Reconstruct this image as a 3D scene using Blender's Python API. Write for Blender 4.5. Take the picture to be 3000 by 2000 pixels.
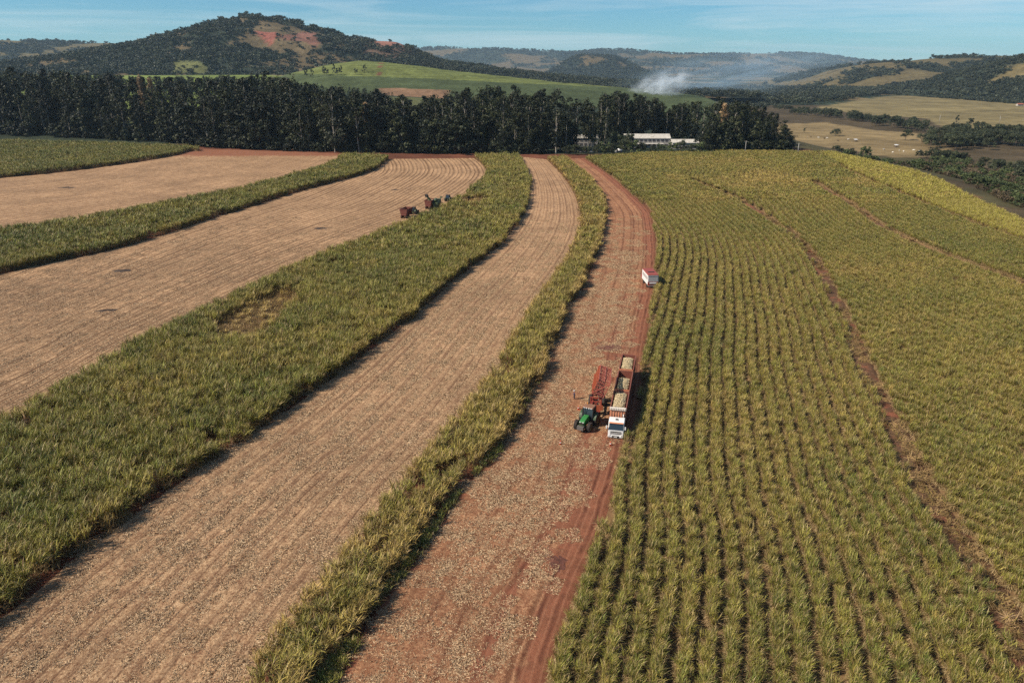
import bpy, math, random
import numpy as np
from mathutils import Vector, Matrix

scene = bpy.context.scene
for o in list(bpy.data.objects):
    bpy.data.objects.remove(o)
C = scene.collection
rad = math.radians

# ---------------------------------------------------------------- camera
CAM_H = 56.0                       # drone height over the field, metres
FPX = 2200.0                       # focal length in pixels of the 3000 px wide frame
PITCH = math.atan((1000 - 195) / FPX)
cam_data = bpy.data.cameras.new('camera')
cam_data.sensor_width = 36.0
cam_data.sensor_fit = 'HORIZONTAL'
cam_data.lens = 36.0 * FPX / 3000.0
cam_data.clip_start = 0.5
cam_data.clip_end = 60000.0
cam = bpy.data.objects.new('camera', cam_data)
C.objects.link(cam)
cam.location = (0, 0, CAM_H)
cam.rotation_euler = (math.pi / 2 - PITCH, 0, 0)
scene.camera = cam

# ---------------------------------------------------------------- sun, sky, exposure
SUN_ELEV = rad(41)
to_sun = Vector((-0.95, -0.27, 0)).normalized() * math.cos(SUN_ELEV) + Vector((0, 0, math.sin(SUN_ELEV)))
sun_data = bpy.data.lights.new('sun', 'SUN')
sun_data.energy = 5.0
sun_data.angle = rad(0.53)
sun_data.color = (1.0, 0.90, 0.76)
sun = bpy.data.objects.new('sun', sun_data)
C.objects.link(sun)
sun.rotation_euler = (-to_sun).to_track_quat('-Z', 'Y').to_euler()
sun.location = (-200, -80, 300)

world = bpy.data.worlds.new('World')
scene.world = world
world.use_nodes = True
wn, wl = world.node_tree.nodes, world.node_tree.links
wn.clear()
w_out = wn.new('ShaderNodeOutputWorld')
w_bg = wn.new('ShaderNodeBackground')
w_bg.inputs['Strength'].default_value = 0.051
w_sky = wn.new('ShaderNodeTexSky')
w_sky.sky_type = 'NISHITA'
w_sky.sun_disc = False
w_sky.sun_elevation = SUN_ELEV
w_sky.sun_rotation = math.atan2(to_sun.x, to_sun.y)
w_sky.altitude = 600
w_sky.air_density = 1.0
w_sky.dust_density = 0.2
w_sky.ozone_density = 2.5
# thin cirrus streaks over the whole dome
w_tc = wn.new('ShaderNodeTexCoord')
w_map = wn.new('ShaderNodeMapping')
w_map.inputs['Scale'].default_value = (1.3, 1.3, 22.0)
w_map.inputs['Rotation'].default_value = (rad(0.6), rad(1.2), 0)
w_n1 = wn.new('ShaderNodeTexNoise')
w_n1.inputs['Scale'].default_value = 2.2
w_n1.inputs['Detail'].default_value = 7
w_n1.inputs['Roughness'].default_value = 0.62
w_n1.inputs['Distortion'].default_value = 0.6
w_ramp = wn.new('ShaderNodeValToRGB')
w_ramp.color_ramp.elements[0].position = 0.43
w_ramp.color_ramp.elements[0].color = (0, 0, 0, 1)
w_ramp.color_ramp.elements[1].position = 0.72
w_ramp.color_ramp.elements[1].color = (1, 1, 1, 1)
w_mul = wn.new('ShaderNodeMath')
w_mul.operation = 'MULTIPLY'
w_mul.inputs[1].default_value = 0.55
w_tint = wn.new('ShaderNodeMixRGB')
w_tint.blend_type = 'MULTIPLY'
w_tint.inputs['Fac'].default_value = 1.0
w_tint.inputs['Color2'].default_value = (0.58, 1.09, 1.40, 1)
w_mix = wn.new('ShaderNodeMixRGB')
w_mix.inputs['Color2'].default_value = (10.0, 11.4, 11.8, 1)
wl.new(w_tc.outputs['Generated'], w_map.inputs['Vector'])
wl.new(w_map.outputs['Vector'], w_n1.inputs['Vector'])
wl.new(w_n1.outputs['Fac'], w_ramp.inputs['Fac'])
wl.new(w_ramp.outputs['Color'], w_mul.inputs[0])
wl.new(w_mul.outputs['Value'], w_mix.inputs['Fac'])
wl.new(w_sky.outputs['Color'], w_tint.inputs['Color1'])
wl.new(w_tint.outputs['Color'], w_mix.inputs['Color1'])
wl.new(w_mix.outputs['Color'], w_bg.inputs['Color'])
wl.new(w_bg.outputs['Background'], w_out.inputs['Surface'])

scene.view_settings.view_transform = 'Standard'
scene.view_settings.look = 'None'
scene.view_settings.exposure = 0.5
scene.view_settings.gamma = 1.0
scene.view_settings.use_curve_mapping = False
scene.render.engine = 'CYCLES'
cy = scene.cycles
cy.max_bounces = 5
cy.diffuse_bounces = 1
cy.glossy_bounces = 2
cy.transmission_bounces = 3
cy.transparent_max_bounces = 6
cy.volume_bounces = 2
cy.use_denoising = False
cy.use_adaptive_sampling = True
cy.adaptive_threshold = 0.008
cy.caustics_reflective = False
cy.caustics_refractive = False
cy.volume_max_steps = 96

# ---------------------------------------------------------------- helpers: survey
K = 3000.0 / 2352.0
cp, sp = math.cos(PITCH), math.sin(PITCH)


def ray(vx, vy):
    a = (np.asarray(vx, float) * K - 1500) / FPX
    b = (1000 - np.asarray(vy, float) * K) / FPX
    return a, cp + b * sp, -sp + b * cp


def G(vx, vy, z=0.0):
    """Sight-line survey: the spot of ground (height z) seen at a point of the photograph."""
    dx, dy, dz = ray(vx, vy)
    t = (z - CAM_H) / dz
    return np.array([dx * t, dy * t])


def GP(pts, z=0.0):
    return np.array([G(x, y, z) for x, y in pts])


def AT(vx, vy, dist):
    """Point at forward distance dist along a sight line."""
    dx, dy, dz = ray(vx, vy)
    return np.array([dx / dy * dist, dist, CAM_H + dz / dy * dist])


def to_view(x, y, z):
    zz = z - CAM_H
    fwd = y * cp - zz * sp
    up = y * sp + zz * cp
    fwd = np.maximum(fwd, 1e-3)
    return (1500 + FPX * x / fwd) / K, (1000 - FPX * up / fwd) / K


def smooth_line(p, n):
    """Centripetal-free Catmull-Rom through points, resampled to n by arc length."""
    p = np.asarray(p, float)
    q = np.vstack([2 * p[0] - p[1], p, 2 * p[-1] - p[-2]])
    out = []
    for i in range(1, len(q) - 2):
        for t in np.linspace(0, 1, 14, endpoint=False):
            a, b, c, d = q[i - 1], q[i], q[i + 1], q[i + 2]
            out.append(0.5 * (2 * b + (c - a) * t + (2 * a - 5 * b + 4 * c - d) * t * t + (3 * b - a - 3 * c + d) * t ** 3))
    out.append(q[-2])
    out = np.array(out)
    s = np.r_[0, np.cumsum(np.linalg.norm(np.diff(out, axis=0), axis=1))]
    u = np.linspace(0, s[-1], n)
    return np.stack([np.interp(u, s, out[:, k]) for k in range(out.shape[1])], 1)


def inside(poly, x, y):
    poly = np.asarray(poly)
    r = np.zeros(np.shape(x), bool)
    j = len(poly) - 1
    for i in range(len(poly)):
        xi, yi = poly[i]
        xj, yj = poly[j]
        if yi != yj:
            hit = ((yi > y) != (yj > y)) & (x < (xj - xi) * (y - yi) / (yj - yi) + xi)
            r ^= hit
        j = i
    return r


def line_dist(line, x, y):
    """Distance to a polyline, with side (+ to the right of its direction) and foot direction."""
    best = np.full(x.shape, 1e9)
    side = np.zeros(x.shape)
    gx = np.zeros(x.shape)
    gy = np.zeros(x.shape)
    for (ax, ay), (bx, by) in zip(line[:-1], line[1:]):
        dx, dy = bx - ax, by - ay
        L2 = dx * dx + dy * dy + 1e-9
        t = np.clip(((x - ax) * dx + (y - ay) * dy) / L2, 0, 1)
        fx, fy = ax + t * dx, ay + t * dy
        d = np.hypot(x - fx, y - fy)
        m = d < best
        best = np.where(m, d, best)
        side = np.where(m, np.sign((x - ax) * dy - (y - ay) * dx), side)
        gx = np.where(m, (x - fx) / (d + 1e-6), gx)
        gy = np.where(m, (y - fy) / (d + 1e-6), gy)
    return best, side, gx, gy


def _hash(ix, iy, seed):
    h = (ix.astype(np.int64) * 374761393 + iy.astype(np.int64) * 668265263 + seed * 974711) & 0xFFFFFFFF
    h = ((h ^ (h >> 13)) * 1274126177) & 0xFFFFFFFF
    return ((h ^ (h >> 16)) & 0xFFFF) / 65535.0


def vnoise(x, y, seed=0):
    ix, iy = np.floor(x), np.floor(y)
    fx, fy = x - ix, y - iy
    fx = fx * fx * (3 - 2 * fx)
    fy = fy * fy * (3 - 2 * fy)
    a = _hash(ix, iy, seed)
    b = _hash(ix + 1, iy, seed)
    c = _hash(ix, iy + 1, seed)
    d = _hash(ix + 1, iy + 1, seed)
    return (a * (1 - fx) + b * fx) * (1 - fy) + (c * (1 - fx) + d * fx) * fy


def fbm(x, y, size, octaves=4, seed=0):
    x = np.asarray(x, float) / size
    y = np.asarray(y, float) / size
    t, amp, tot = 0.0, 1.0, 0.0
    for k in range(octaves):
        t = t + amp * vnoise(x * 2 ** k + 17.3 * k, y * 2 ** k - 9.1 * k, seed + k)
        tot += amp
        amp *= 0.5
    return t / tot


def sstep(a, b, x):
    t = np.clip((x - a) / (b - a), 0, 1)
    return t * t * (3 - 2 * t)


# ---------------------------------------------------------------- helpers: objects
def tag(o, label=None, cat=None, group=None, kind=None):
    if label:
        o['label'] = label
    if cat:
        o['category'] = cat
    if group:
        o['group'] = group
    if kind:
        o['kind'] = kind
    return o


def mesh_np(name, verts, faces, mats=None, smooth=False):
    """faces: list of (n,k) integer arrays."""
    me = bpy.data.meshes.new(name)
    verts = np.asarray(verts, np.float32)
    faces = [np.asarray(f, np.int32) for f in faces if len(f)]
    me.vertices.add(len(verts))
    me.vertices.foreach_set('co', verts.ravel())
    nl = sum(f.size for f in faces)
    npoly = sum(len(f) for f in faces)
    me.loops.add(nl)
    me.loops.foreach_set('vertex_index', np.concatenate([f.ravel() for f in faces]))
    me.polygons.add(npoly)
    starts, s = [], 0
    for f in faces:
        starts.append(np.arange(len(f)) * f.shape[1] + s)
        s += f.size
    me.polygons.foreach_set('loop_start', np.concatenate(starts).astype(np.int32))
    if smooth:
        me.polygons.foreach_set('use_smooth', np.ones(npoly, bool))
    me.update(calc_edges=True)
    me.validate()
    for m in mats or []:
        me.materials.append(m)
    return me


def vattr(me, name, data, typ='FLOAT'):
    a = me.attributes.new(name, typ, 'POINT')
    data = np.asarray(data, np.int32 if typ == 'INT' else np.float32)
    if typ == 'FLOAT_VECTOR':
        a.data.foreach_set('vector', data.ravel())
    elif typ == 'FLOAT_COLOR':
        if data.shape[1] == 3:
            data = np.c_[data, np.ones(len(data), np.float32)].astype(np.float32)
        a.data.foreach_set('color', data.ravel())
    else:
        a.data.foreach_set('value', data.ravel())


def link(name, data, parent=None, loc=None):
    o = bpy.data.objects.new(name, data)
    C.objects.link(o)
    if parent is not None:
        o.parent = parent
    if loc is not None:
        o.location = loc
    return o


def empty(name, loc, rz=0.0):
    o = link(name, None, loc=loc)
    o.rotation_euler = (0, 0, rz)
    o.empty_display_size = 0.5
    return o


def grid_faces(nu, nv):
    i = np.arange(nu - 1)[:, None] * nv + np.arange(nv - 1)[None, :]
    i = i.ravel()
    return np.stack([i, i + nv, i + nv + 1, i + 1], 1)


class MB:
    """Collects simple solids into one mesh."""

    def __init__(self):
        self.v, self.f = [], []

    def add(self, verts, faces):
        n = len(self.v)
        self.v += [tuple(p) for p in verts]
        self.f += [tuple(i + n for i in f) for f in faces]
        return self

    def box(self, c, s, rot=None, taper=(1, 1), shear=(0, 0)):
        cx, cy_, cz = c
        hx, hy, hz = s[0] / 2, s[1] / 2, s[2] / 2
        vs = []
        for z, tx, ty, ox, oy in ((-hz, 1, 1, 0, 0), (hz, taper[0], taper[1], shear[0], shear[1])):
            for x, y in ((-hx, -hy), (hx, -hy), (hx, hy), (-hx, hy)):
                p = Vector((x * tx + ox, y * ty + oy, z))
                if rot is not None:
                    p = rot @ p
                vs.append((p.x + cx, p.y + cy_, p.z + cz))
        return self.add(vs, [(3, 2, 1, 0), (4, 5, 6, 7), (0, 1, 5, 4), (1, 2, 6, 5), (2, 3, 7, 6), (3, 0, 4, 7)])

    def bar(self, a, b, w, h=None):
        h = h or w
        a, b = Vector(a), Vector(b)
        d = b - a
        q = d.to_track_quat('Z', 'Y').to_matrix()
        m = (a + b) / 2
        return self.box(m, (w, h, d.length), q)

    def cyl(self, a, b, r0, r1=None, n=12, caps=True):
        r1 = r0 if r1 is None else r1
        a, b = Vector(a), Vector(b)
        q = (b - a).to_track_quat('Z', 'Y').to_matrix()
        vs = []
        for p, r in ((a, r0), (b, r1)):
            for k in range(n):
                t = 2 * math.pi * k / n
                w = p + q @ Vector((r * math.cos(t), r * math.sin(t), 0))
                vs.append(tuple(w))
        fs = [(k, (k + 1) % n, n + (k + 1) % n, n + k) for k in range(n)]
        if caps:
            fs += [tuple(range(n - 1, -1, -1)), tuple(range(n, 2 * n))]
        return self.add(vs, fs)

    def lathe(self, c, axis, prof, n=20):
        """prof: (distance along axis, radius)."""
        q = Vector(axis).to_track_quat('Z', 'Y').to_matrix()
        c = Vector(c)
        vs = []
        for (h, r) in prof:
            for k in range(n):
                t = 2 * math.pi * k / n
                vs.append(tuple(c + q @ Vector((r * math.cos(t), r * math.sin(t), h))))
        fs = []
        for i in range(len(prof) - 1):
            for k in range(n):
                fs.append((i * n + k, i * n + (k + 1) % n, (i + 1) * n + (k + 1) % n, (i + 1) * n + k))
        fs.append(tuple(range(n - 1, -1, -1)))
        fs.append(tuple(range((len(prof) - 1) * n, len(prof) * n)))
        return self.add(vs, fs)

    def prism(self, prof, x0, x1):
        """prof: closed outline of (y, z), swept along x."""
        n = len(prof)
        vs = [(x0, y, z) for y, z in prof] + [(x1, y, z) for y, z in prof]
        fs = [(i, (i + 1) % n, n + (i + 1) % n, n + i) for i in range(n)]
        fs += [tuple(range(n - 1, -1, -1)), tuple(range(n, 2 * n))]
        return self.add(vs, fs)

    def build(self, name, mat, parent=None, loc=None, bevel=0.0, smooth=False, mesh_only=False):
        me = bpy.data.meshes.new(name)
        me.from_pydata(self.v, [], self.f)
        me.materials.append(mat)
        if smooth:
            me.polygons.foreach_set('use_smooth', np.ones(len(me.polygons), bool))
        me.update()
        if mesh_only:
            return me
        o = link(name, me, parent, loc)
        if bevel:
            b = o.modifiers.new('bevel', 'BEVEL')
            b.width = bevel
            b.segments = 2
            b.limit_method = 'ANGLE'
        return o


def copy_tree(o, parent=None):
    c = o.copy()
    C.objects.link(c)
    c.parent = parent
    for ch in list(o.children):
        copy_tree(ch, c)
    return c


def scatter(name, pos, rot, scl, idx, tint, protos):
    """A mass of tiny pieces: points carrying copies of a few clump meshes (one object)."""
    n = len(pos)
    me = bpy.data.meshes.new(name)
    me.vertices.add(n)
    me.vertices.foreach_set('co', np.asarray(pos, np.float32).ravel())
    scl = np.asarray(scl, np.float32)
    if scl.ndim == 1:
        scl = np.stack([scl] * 3, 1)
    vattr(me, 'spin', rot, 'FLOAT_VECTOR')
    vattr(me, 'size', scl, 'FLOAT_VECTOR')
    vattr(me, 'pick', idx, 'INT')
    vattr(me, 'tint', tint)
    o = link(name, me)
    ng = bpy.data.node_groups.new(name + '_nodes', 'GeometryNodeTree')
    ng.interface.new_socket('Geometry', in_out='INPUT', socket_type='NodeSocketGeometry')
    ng.interface.new_socket('Geometry', in_out='OUTPUT', socket_type='NodeSocketGeometry')
    nn, nl = ng.nodes, ng.links
    gi, go = nn.new('NodeGroupInput'), nn.new('NodeGroupOutput')
    join = nn.new('GeometryNodeJoinGeometry')
    for p in reversed(protos):
        oi = nn.new('GeometryNodeObjectInfo')
        oi.inputs['Object'].default_value = p
        g2 = nn.new('GeometryNodeGeometryToInstance')
        nl.new(oi.outputs['Geometry'], g2.inputs[0])
        nl.new(g2.outputs[0], join.inputs[0])

    def named(nm, typ):
        a = nn.new('GeometryNodeInputNamedAttribute')
        a.data_type = typ
        a.inputs['Name'].default_value = nm
        return a.outputs['Attribute']
    ip = nn.new('GeometryNodeInstanceOnPoints')
    nl.new(gi.outputs[0], ip.inputs['Points'])
    nl.new(join.outputs[0], ip.inputs['Instance'])
    ip.inputs['Pick Instance'].default_value = True
    nl.new(named('pick', 'INT'), ip.inputs['Instance Index'])
    e2r = nn.new('FunctionNodeEulerToRotation')
    nl.new(named('spin', 'FLOAT_VECTOR'), e2r.inputs[0])
    nl.new(e2r.outputs[0], ip.inputs['Rotation'])
    nl.new(named('size', 'FLOAT_VECTOR'), ip.inputs['Scale'])
    nl.new(ip.outputs[0], go.inputs[0])
    m = o.modifiers.new('scatter', 'NODES')
    m.node_group = ng
    return o


# ---------------------------------------------------------------- materials
def new_mat(name):
    m = bpy.data.materials.new(name)
    m.use_nodes = True
    nt = m.node_tree
    nt.nodes.clear()
    out = nt.nodes.new('ShaderNodeOutputMaterial')
    b = nt.nodes.new('ShaderNodeBsdfPrincipled')
    nt.links.new(b.outputs[0], out.inputs['Surface'])
    return m, nt, b, out


def nd(nt, typ, **kw):
    n = nt.nodes.new(typ)
    for k, v in kw.items():
        if hasattr(n, k):
            setattr(n, k, v)
        else:
            n.inputs[k].default_value = v
    return n


def rgb(c):
    return (c[0], c[1], c[2], 1.0)


def mixc(nt, fac, a, b, blend='MIX'):
    n = nt.nodes.new('ShaderNodeMixRGB')
    n.blend_type = blend
    for sock, val in (('Fac', fac), ('Color1', a), ('Color2', b)):
        if isinstance(val, (int, float)):
            n.inputs[sock].default_value = val
        elif isinstance(val, tuple):
            n.inputs[sock].default_value = rgb(val)
        else:
            nt.links.new(val, n.inputs[sock])
    return n.outputs['Color']


def mathn(nt, op, a, b=None, clamp=False):
    n = nt.nodes.new('ShaderNodeMath')
    n.operation = op
    n.use_clamp = clamp
    for i, val in ((0, a), (1, b)):
        if val is None:
            continue
        if isinstance(val, (int, float)):
            n.inputs[i].default_value = val
        else:
            nt.links.new(val, n.inputs[i])
    return n.outputs[0]


def noise(nt, scale, detail=3, rough=0.55, vec=None, dist=0.0):
    n = nt.nodes.new('ShaderNodeTexNoise')
    n.inputs['Scale'].default_value = scale
    n.inputs['Detail'].default_value = detail
    n.inputs['Roughness'].default_value = rough
    n.inputs['Distortion'].default_value = dist
    if vec is not None:
        nt.links.new(vec, n.inputs['Vector'])
    return n.outputs['Fac']


def ramp(nt, fac, stops):
    n = nt.nodes.new('ShaderNodeValToRGB')
    cr = n.color_ramp
    while len(cr.elements) < len(stops):
        cr.elements.new(0.5)
    for e, (p, c) in zip(cr.elements, stops):
        e.position = p
        e.color = rgb(c) if isinstance(c, tuple) else (c, c, c, 1)
    nt.links.new(fac, n.inputs['Fac'])
    return n.outputs['Color']


def position(nt):
    return nt.nodes.new('ShaderNodeNewGeometry').outputs['Position']


def attr(nt, name, kind='GEOMETRY', out='Fac'):
    a = nt.nodes.new('ShaderNodeAttribute')
    a.attribute_type = kind
    a.attribute_name = name
    return a.outputs[out]


def bump(nt, b, height, strength, dist):
    n = nt.nodes.new('ShaderNodeBump')
    n.inputs['Strength'].default_value = strength
    n.inputs['Distance'].default_value = dist
    nt.links.new(height, n.inputs['Height'])
    nt.links.new(n.outputs[0], b.inputs['Normal'])


def paint(name, col, rough=0.5, dirt=0.35, dirt_col=(0.16, 0.075, 0.04), scale=1.6, metallic=0.0, spec=0.4):
    """Painted metal with field dust."""
    m, nt, b, out = new_mat(name)
    tc = nt.nodes.new('ShaderNodeTexCoord').outputs['Object']
    n1 = noise(nt, scale, 5, 0.65, tc)
    f = ramp(nt, n1, [(0.38, 0.0), (0.75, 1.0)])
    f = mathn(nt, 'MULTIPLY', f, dirt)
    c = mixc(nt, f, col, dirt_col)
    n2 = noise(nt, scale * 9, 3, 0.6, tc)
    c = mixc(nt, 0.25, c, ramp(nt, n2, [(0.3, 0.45), (0.7, 1.0)]), 'MULTIPLY')
    nt.links.new(c, b.inputs['Base Color'])
    b.inputs['Roughness'].default_value = rough
    b.inputs['Metallic'].default_value = metallic
    b.inputs['Specular IOR Level'].default_value = spec
    return m


M = {}
M['white_paint'] = paint('white_paint', (0.78, 0.77, 0.74), 0.35, 0.18)
M['cream_paint'] = paint('cream_paint', (0.74, 0.66, 0.56), 0.45, 0.3)
M['red_paint'] = paint('red_paint', (0.30, 0.048, 0.028), 0.6, 0.6)
M['orange_paint'] = paint('orange_paint', (0.40, 0.095, 0.042), 0.6, 0.5)
M['faded_orange'] = paint('faded_orange', (0.62, 0.26, 0.14), 0.55, 0.25)
M['dark_red'] = paint('dark_red', (0.16, 0.035, 0.025), 0.6, 0.4)
M['bus_red'] = paint('bus_red', (0.30, 0.06, 0.045), 0.6, 0.5)
M['green_paint'] = paint('green_paint', (0.03, 0.20, 0.045), 0.32, 0.15)
M['dark_green'] = paint('dark_green', (0.03, 0.07, 0.03), 0.5, 0.4)
M['yellow_paint'] = paint('yellow_paint', (0.65, 0.42, 0.03), 0.45, 0.2)
M['black_metal'] = paint('black_metal', (0.018, 0.017, 0.016), 0.55, 0.4, (0.07, 0.04, 0.025))
M['grey_metal'] = paint('grey_metal', (0.16, 0.15, 0.14), 0.5, 0.4)
M['steel'] = paint('steel', (0.45, 0.43, 0.40), 0.4, 0.4, metallic=0.5)
M['rubber'] = paint('rubber', (0.022, 0.020, 0.019), 0.85, 0.45, (0.10, 0.055, 0.035), scale=3)
M['cone_orange'] = paint('cone_orange', (0.75, 0.10, 0.04), 0.5, 0.1)
M['cone_white'] = paint('cone_white', (0.75, 0.74, 0.7), 0.5, 0.1)
M['lens'] = paint('lens', (0.7, 0.7, 0.68), 0.15, 0.05)
M['amber'] = paint('amber', (0.75, 0.30, 0.03), 0.25, 0.05)
M['tail_red'] = paint('tail_red', (0.5, 0.02, 0.02), 0.25, 0.05)


def glassy(name, col, rough=0.08):
    m, nt, b, out = new_mat(name)
    b.inputs['Base Color'].default_value = rgb(col)
    b.inputs['Roughness'].default_value = rough
    b.inputs['Specular IOR Level'].default_value = 0.7
    return m


M['glass'] = glassy('glass', (0.02, 0.028, 0.035))
M['bus_glass'] = glassy('bus_glass', (0.36, 0.35, 0.34), 0.25)

# ================================================================ survey lines of the fields (points of the photograph -> ground)
TALL = 3.0          # standing cane in the strips
LOW = 1.7           # cane of the big field on the right
N_ST = 160
# far edges of the strips are seen over the canopy, near edges at the foot
C1_far = smooth_line(GP([(-330, 580), (-120, 540), (0, 520), (200, 490), (400, 455), (600, 415), (740, 376), (790, 350)], TALL), N_ST)
C1_near = smooth_line(GP([(-330, 690), (-120, 655), (0, 630), (160, 595), (300, 563), (470, 508), (560, 480), (700, 437), (850, 395), (892, 366)]), N_ST)
C2_far = smooth_line(GP([(-300, 1130), (-120, 1020), (0, 950), (130, 880), (260, 800), (400, 728), (500, 680), (640, 615), (750, 570), (925, 503), (1000, 475), (1060, 440), (1108, 405), (1120, 385), (1108, 366), (1090, 353)], TALL), N_ST)
C2_near = smooth_line(GP([(-300, 1700), (-130, 1550), (0, 1425), (100, 1345), (200, 1260), (370, 1140), (440, 1090), (560, 1010), (700, 915), (800, 842), (870, 790), (980, 700), (1050, 640), (1150, 560), (1190, 508), (1210, 470), (1216, 430), (1207, 390), (1188, 360)]), N_ST)
C3_far = smooth_line(GP([(380, 1760), (470, 1650), (535, 1568), (600, 1470), (700, 1345), (780, 1243), (900, 1095), (1000, 992), (1100, 872), (1160, 785), (1220, 690), (1270, 627), (1310, 567), (1330, 520), (1335, 480), (1320, 430), (1290, 388), (1257, 356)], TALL), N_ST)
C3_near = smooth_line(GP([(590, 1760), (665, 1650), (720, 1568), (790, 1480), (865, 1375), (960, 1255), (1045, 1135), (1125, 1050), (1180, 970), (1230, 880), (1270, 790), (1300, 720), (1345, 640), (1375, 560), (1390, 500), (1385, 460), (1350, 410), (1296, 364)]), N_ST)
ROAD_L = smooth_line(GP([(640, 1760), (720, 1650), (778, 1568), (860, 1410), (962, 1275), (1062, 1130), (1135, 1052), (1183, 978), (1232, 882), (1271, 792), (1301, 722), (1346, 642), (1376, 562), (1391, 502), (1386, 462), (1351, 412), (1297, 365)]), N_ST)
ROAD_R = smooth_line(GP([(1215, 1760), (1240, 1650), (1258, 1568), (1280, 1480), (1305, 1400), (1340, 1310), (1380, 1220), (1415, 1110), (1435, 1030), (1460, 950), (1474, 870), (1480, 800), (1490, 740), (1500, 680), (1506, 610), (1505, 560), (1501, 520), (1490, 485), (1450, 445), (1400, 402), (1343, 364)]), N_ST)
T1 = smooth_line(GP([(2480, 1760), (2352, 1490), (2290, 1375), (2220, 1262), (2160, 1180), (2110, 1090), (2070, 1010), (2030, 930), (1990, 850), (1960, 770), (1920, 690), (1880, 610), (1830, 550), (1760, 500), (1700, 462), (1640, 437), (1590, 416)]), N_ST)
T1_ROWS = np.vstack([T1, GP([(1572, 406), (1585, 396), (1640, 388), (1740, 380), (1850, 374), (1900, 369)])])
T2 = smooth_line(GP([(2600, 745), (2450, 690), (2352, 655), (2300, 636), (2200, 600), (2100, 560), (2020, 520), (1960, 475), (1900, 440), (1868, 420)]), N_ST)
T2_ROWS = np.vstack([T2, GP([(1862, 407), (1875, 395), (1905, 384), (1935, 378)])])
B_LINE = smooth_line(GP([(2600, 640), (2450, 592), (2352, 558), (2250, 520), (2150, 480), (2050, 440), (1960, 400), (1895, 362)]), 80)
OUTER = smooth_line(GP([(2600, 592), (2450, 548), (2352, 515), (2300, 490), (2230, 460), (2180, 430), (2100, 400), (2000, 374), (1890, 352)]), 80)
TL_near = smooth_line(GP([(-330, 455), (-120, 425), (0, 410), (150, 395), (300, 375), (400, 358), (456, 343)]), 60)
TL_far = smooth_line(GP([(-330, 316), (0, 320), (100, 322), (400, 331), (456, 339)], TALL), 60)
VALLEY_Z = -14.0
rim = np.vstack([[(420, 40), (320, 120)], OUTER, GP([(1840, 351)]) + [[6, 30]], [[215, 700], [180, 900], [120, 1200]]])


def ground_z(x, y):
    """Height of the land: flat fields, a valley to the right, rising ground behind the grove on the left."""
    x = np.asarray(x, float)
    y = np.asarray(y, float)
    d, s, _, _ = line_dist(rim, x, y)
    out = np.where(s > 0, d, 0.0)
    z = VALLEY_Z * sstep(2, 85, out)
    left = sstep(150, -250, x)
    z = z + left * (12 * sstep(600, 760, y) + 26 * sstep(900, 1700, y))
    z = z + 6 * sstep(1200, 2600, y) * (fbm(x, y, 700, 3, 3) - 0.5)
    return z


# ---------------------------------------------------------------- ground sheet with land cover
def graded(a0, a1, b0, b1, fine, grow):
    """Coordinates fine inside [a0, a1], growing outwards to b0 / b1."""
    mid = np.arange(a0, a1 + 1e-6, fine)
    r, l = [], []
    st, p = fine, a1
    while p < b1:
        st *= grow
        p += st
        r.append(p)
    st, p = fine, a0
    while p > b0:
        st *= grow
        p -= st
        l.append(p)
    return np.r_[l[::-1], mid, r]


gx_ = graded(-420, 620, -14000, 14000, 7.0, 1.06)
gy_ = graded(30, 1150, -900, 16000, 7.0, 1.06)
XX, YY = np.meshgrid(gx_, gy_, indexing='ij')
ZZ = ground_z(XX, YY)
gv = np.stack([XX.ravel(), YY.ravel(), ZZ.ravel()], 1)
gx, gy = gv[:, 0], gv[:, 1]
wob = fbm(gx, gy, 35, 3, 11)
wx = gx + 14 * (wob - 0.5)
wy = gy + 22 * (fbm(gx, gy, 35, 3, 12) - 0.5)
SOIL = np.array((0.150, 0.056, 0.032))
DRY = np.array((0.225, 0.162, 0.078))
SCRUB = np.array((0.085, 0.062, 0.034))
GRASS = np.array((0.13, 0.135, 0.05))
LEAFY = np.array((0.032, 0.042, 0.024))
CROP = np.array((0.16, 0.20, 0.045))
cover = np.tile(SOIL, (len(gv), 1))


def lay(mask, col, soft=1.0):
    cover[mask] = cover[mask] * (1 - soft) + np.asarray(col) * soft


d_rim, s_rim, _, _ = line_dist(rim, gx, gy)
out_rim = np.where(s_rim > 0, d_rim, 0)
far_mix = fbm(gx, gy, 260, 4, 21)
lay(gy > 590, LEAFY)
lay((gy > 640) & (far_mix > 0.5), GRASS * 0.7)
lay(out_rim > 3, SCRUB)
lay((out_rim > 3) & (far_mix > 0.55), SCRUB * 0.6 + GRASS * 0.25)
lay((gy > 1500), LEAFY * 1.1)
lay((gy > 1500) & (far_mix > 0.56), DRY * 0.75)
vz = VALLEY_Z
lay(inside(GP([(1760, 284), (1815, 284), (1900, 281), (2000, 298), (2130, 308), (2145, 328), (2185, 345), (2125, 364), (2050, 362), (1980, 347), (1900, 341), (1830, 348), (1760, 340)], vz), wx, wy), DRY)
lay(inside(GP([(1880, 246), (1935, 236), (2010, 226), (2130, 214), (2352, 214), (2500, 216), (2500, 312), (2352, 300), (2160, 298), (2130, 272), (2000, 264), (1900, 254)], vz), wx, wy), DRY * 0.72 + GRASS * 0.3)
lay(inside(GP([(2080, 213), (2150, 207), (2240, 212), (2180, 222), (2100, 222)], vz), wx, wy), (0.16, 0.085, 0.05))
lay(inside(GP([(2180, 345), (2352, 400), (2500, 430), (2500, 560), (2352, 500), (2250, 470), (2150, 420), (2060, 385)], vz), wx, wy), SCRUB * 1.15)
lay(inside(GP([(600, 195), (600, 215), (1010, 222), (1010, 200)], 12), gx, gy), DRY)
lay(inside(GP([(-300, 330), (-300, 225), (100, 205), (600, 205), (760, 222), (760, 300), (500, 340)], 6), gx, gy) & (gy > 760), CROP)
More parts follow.
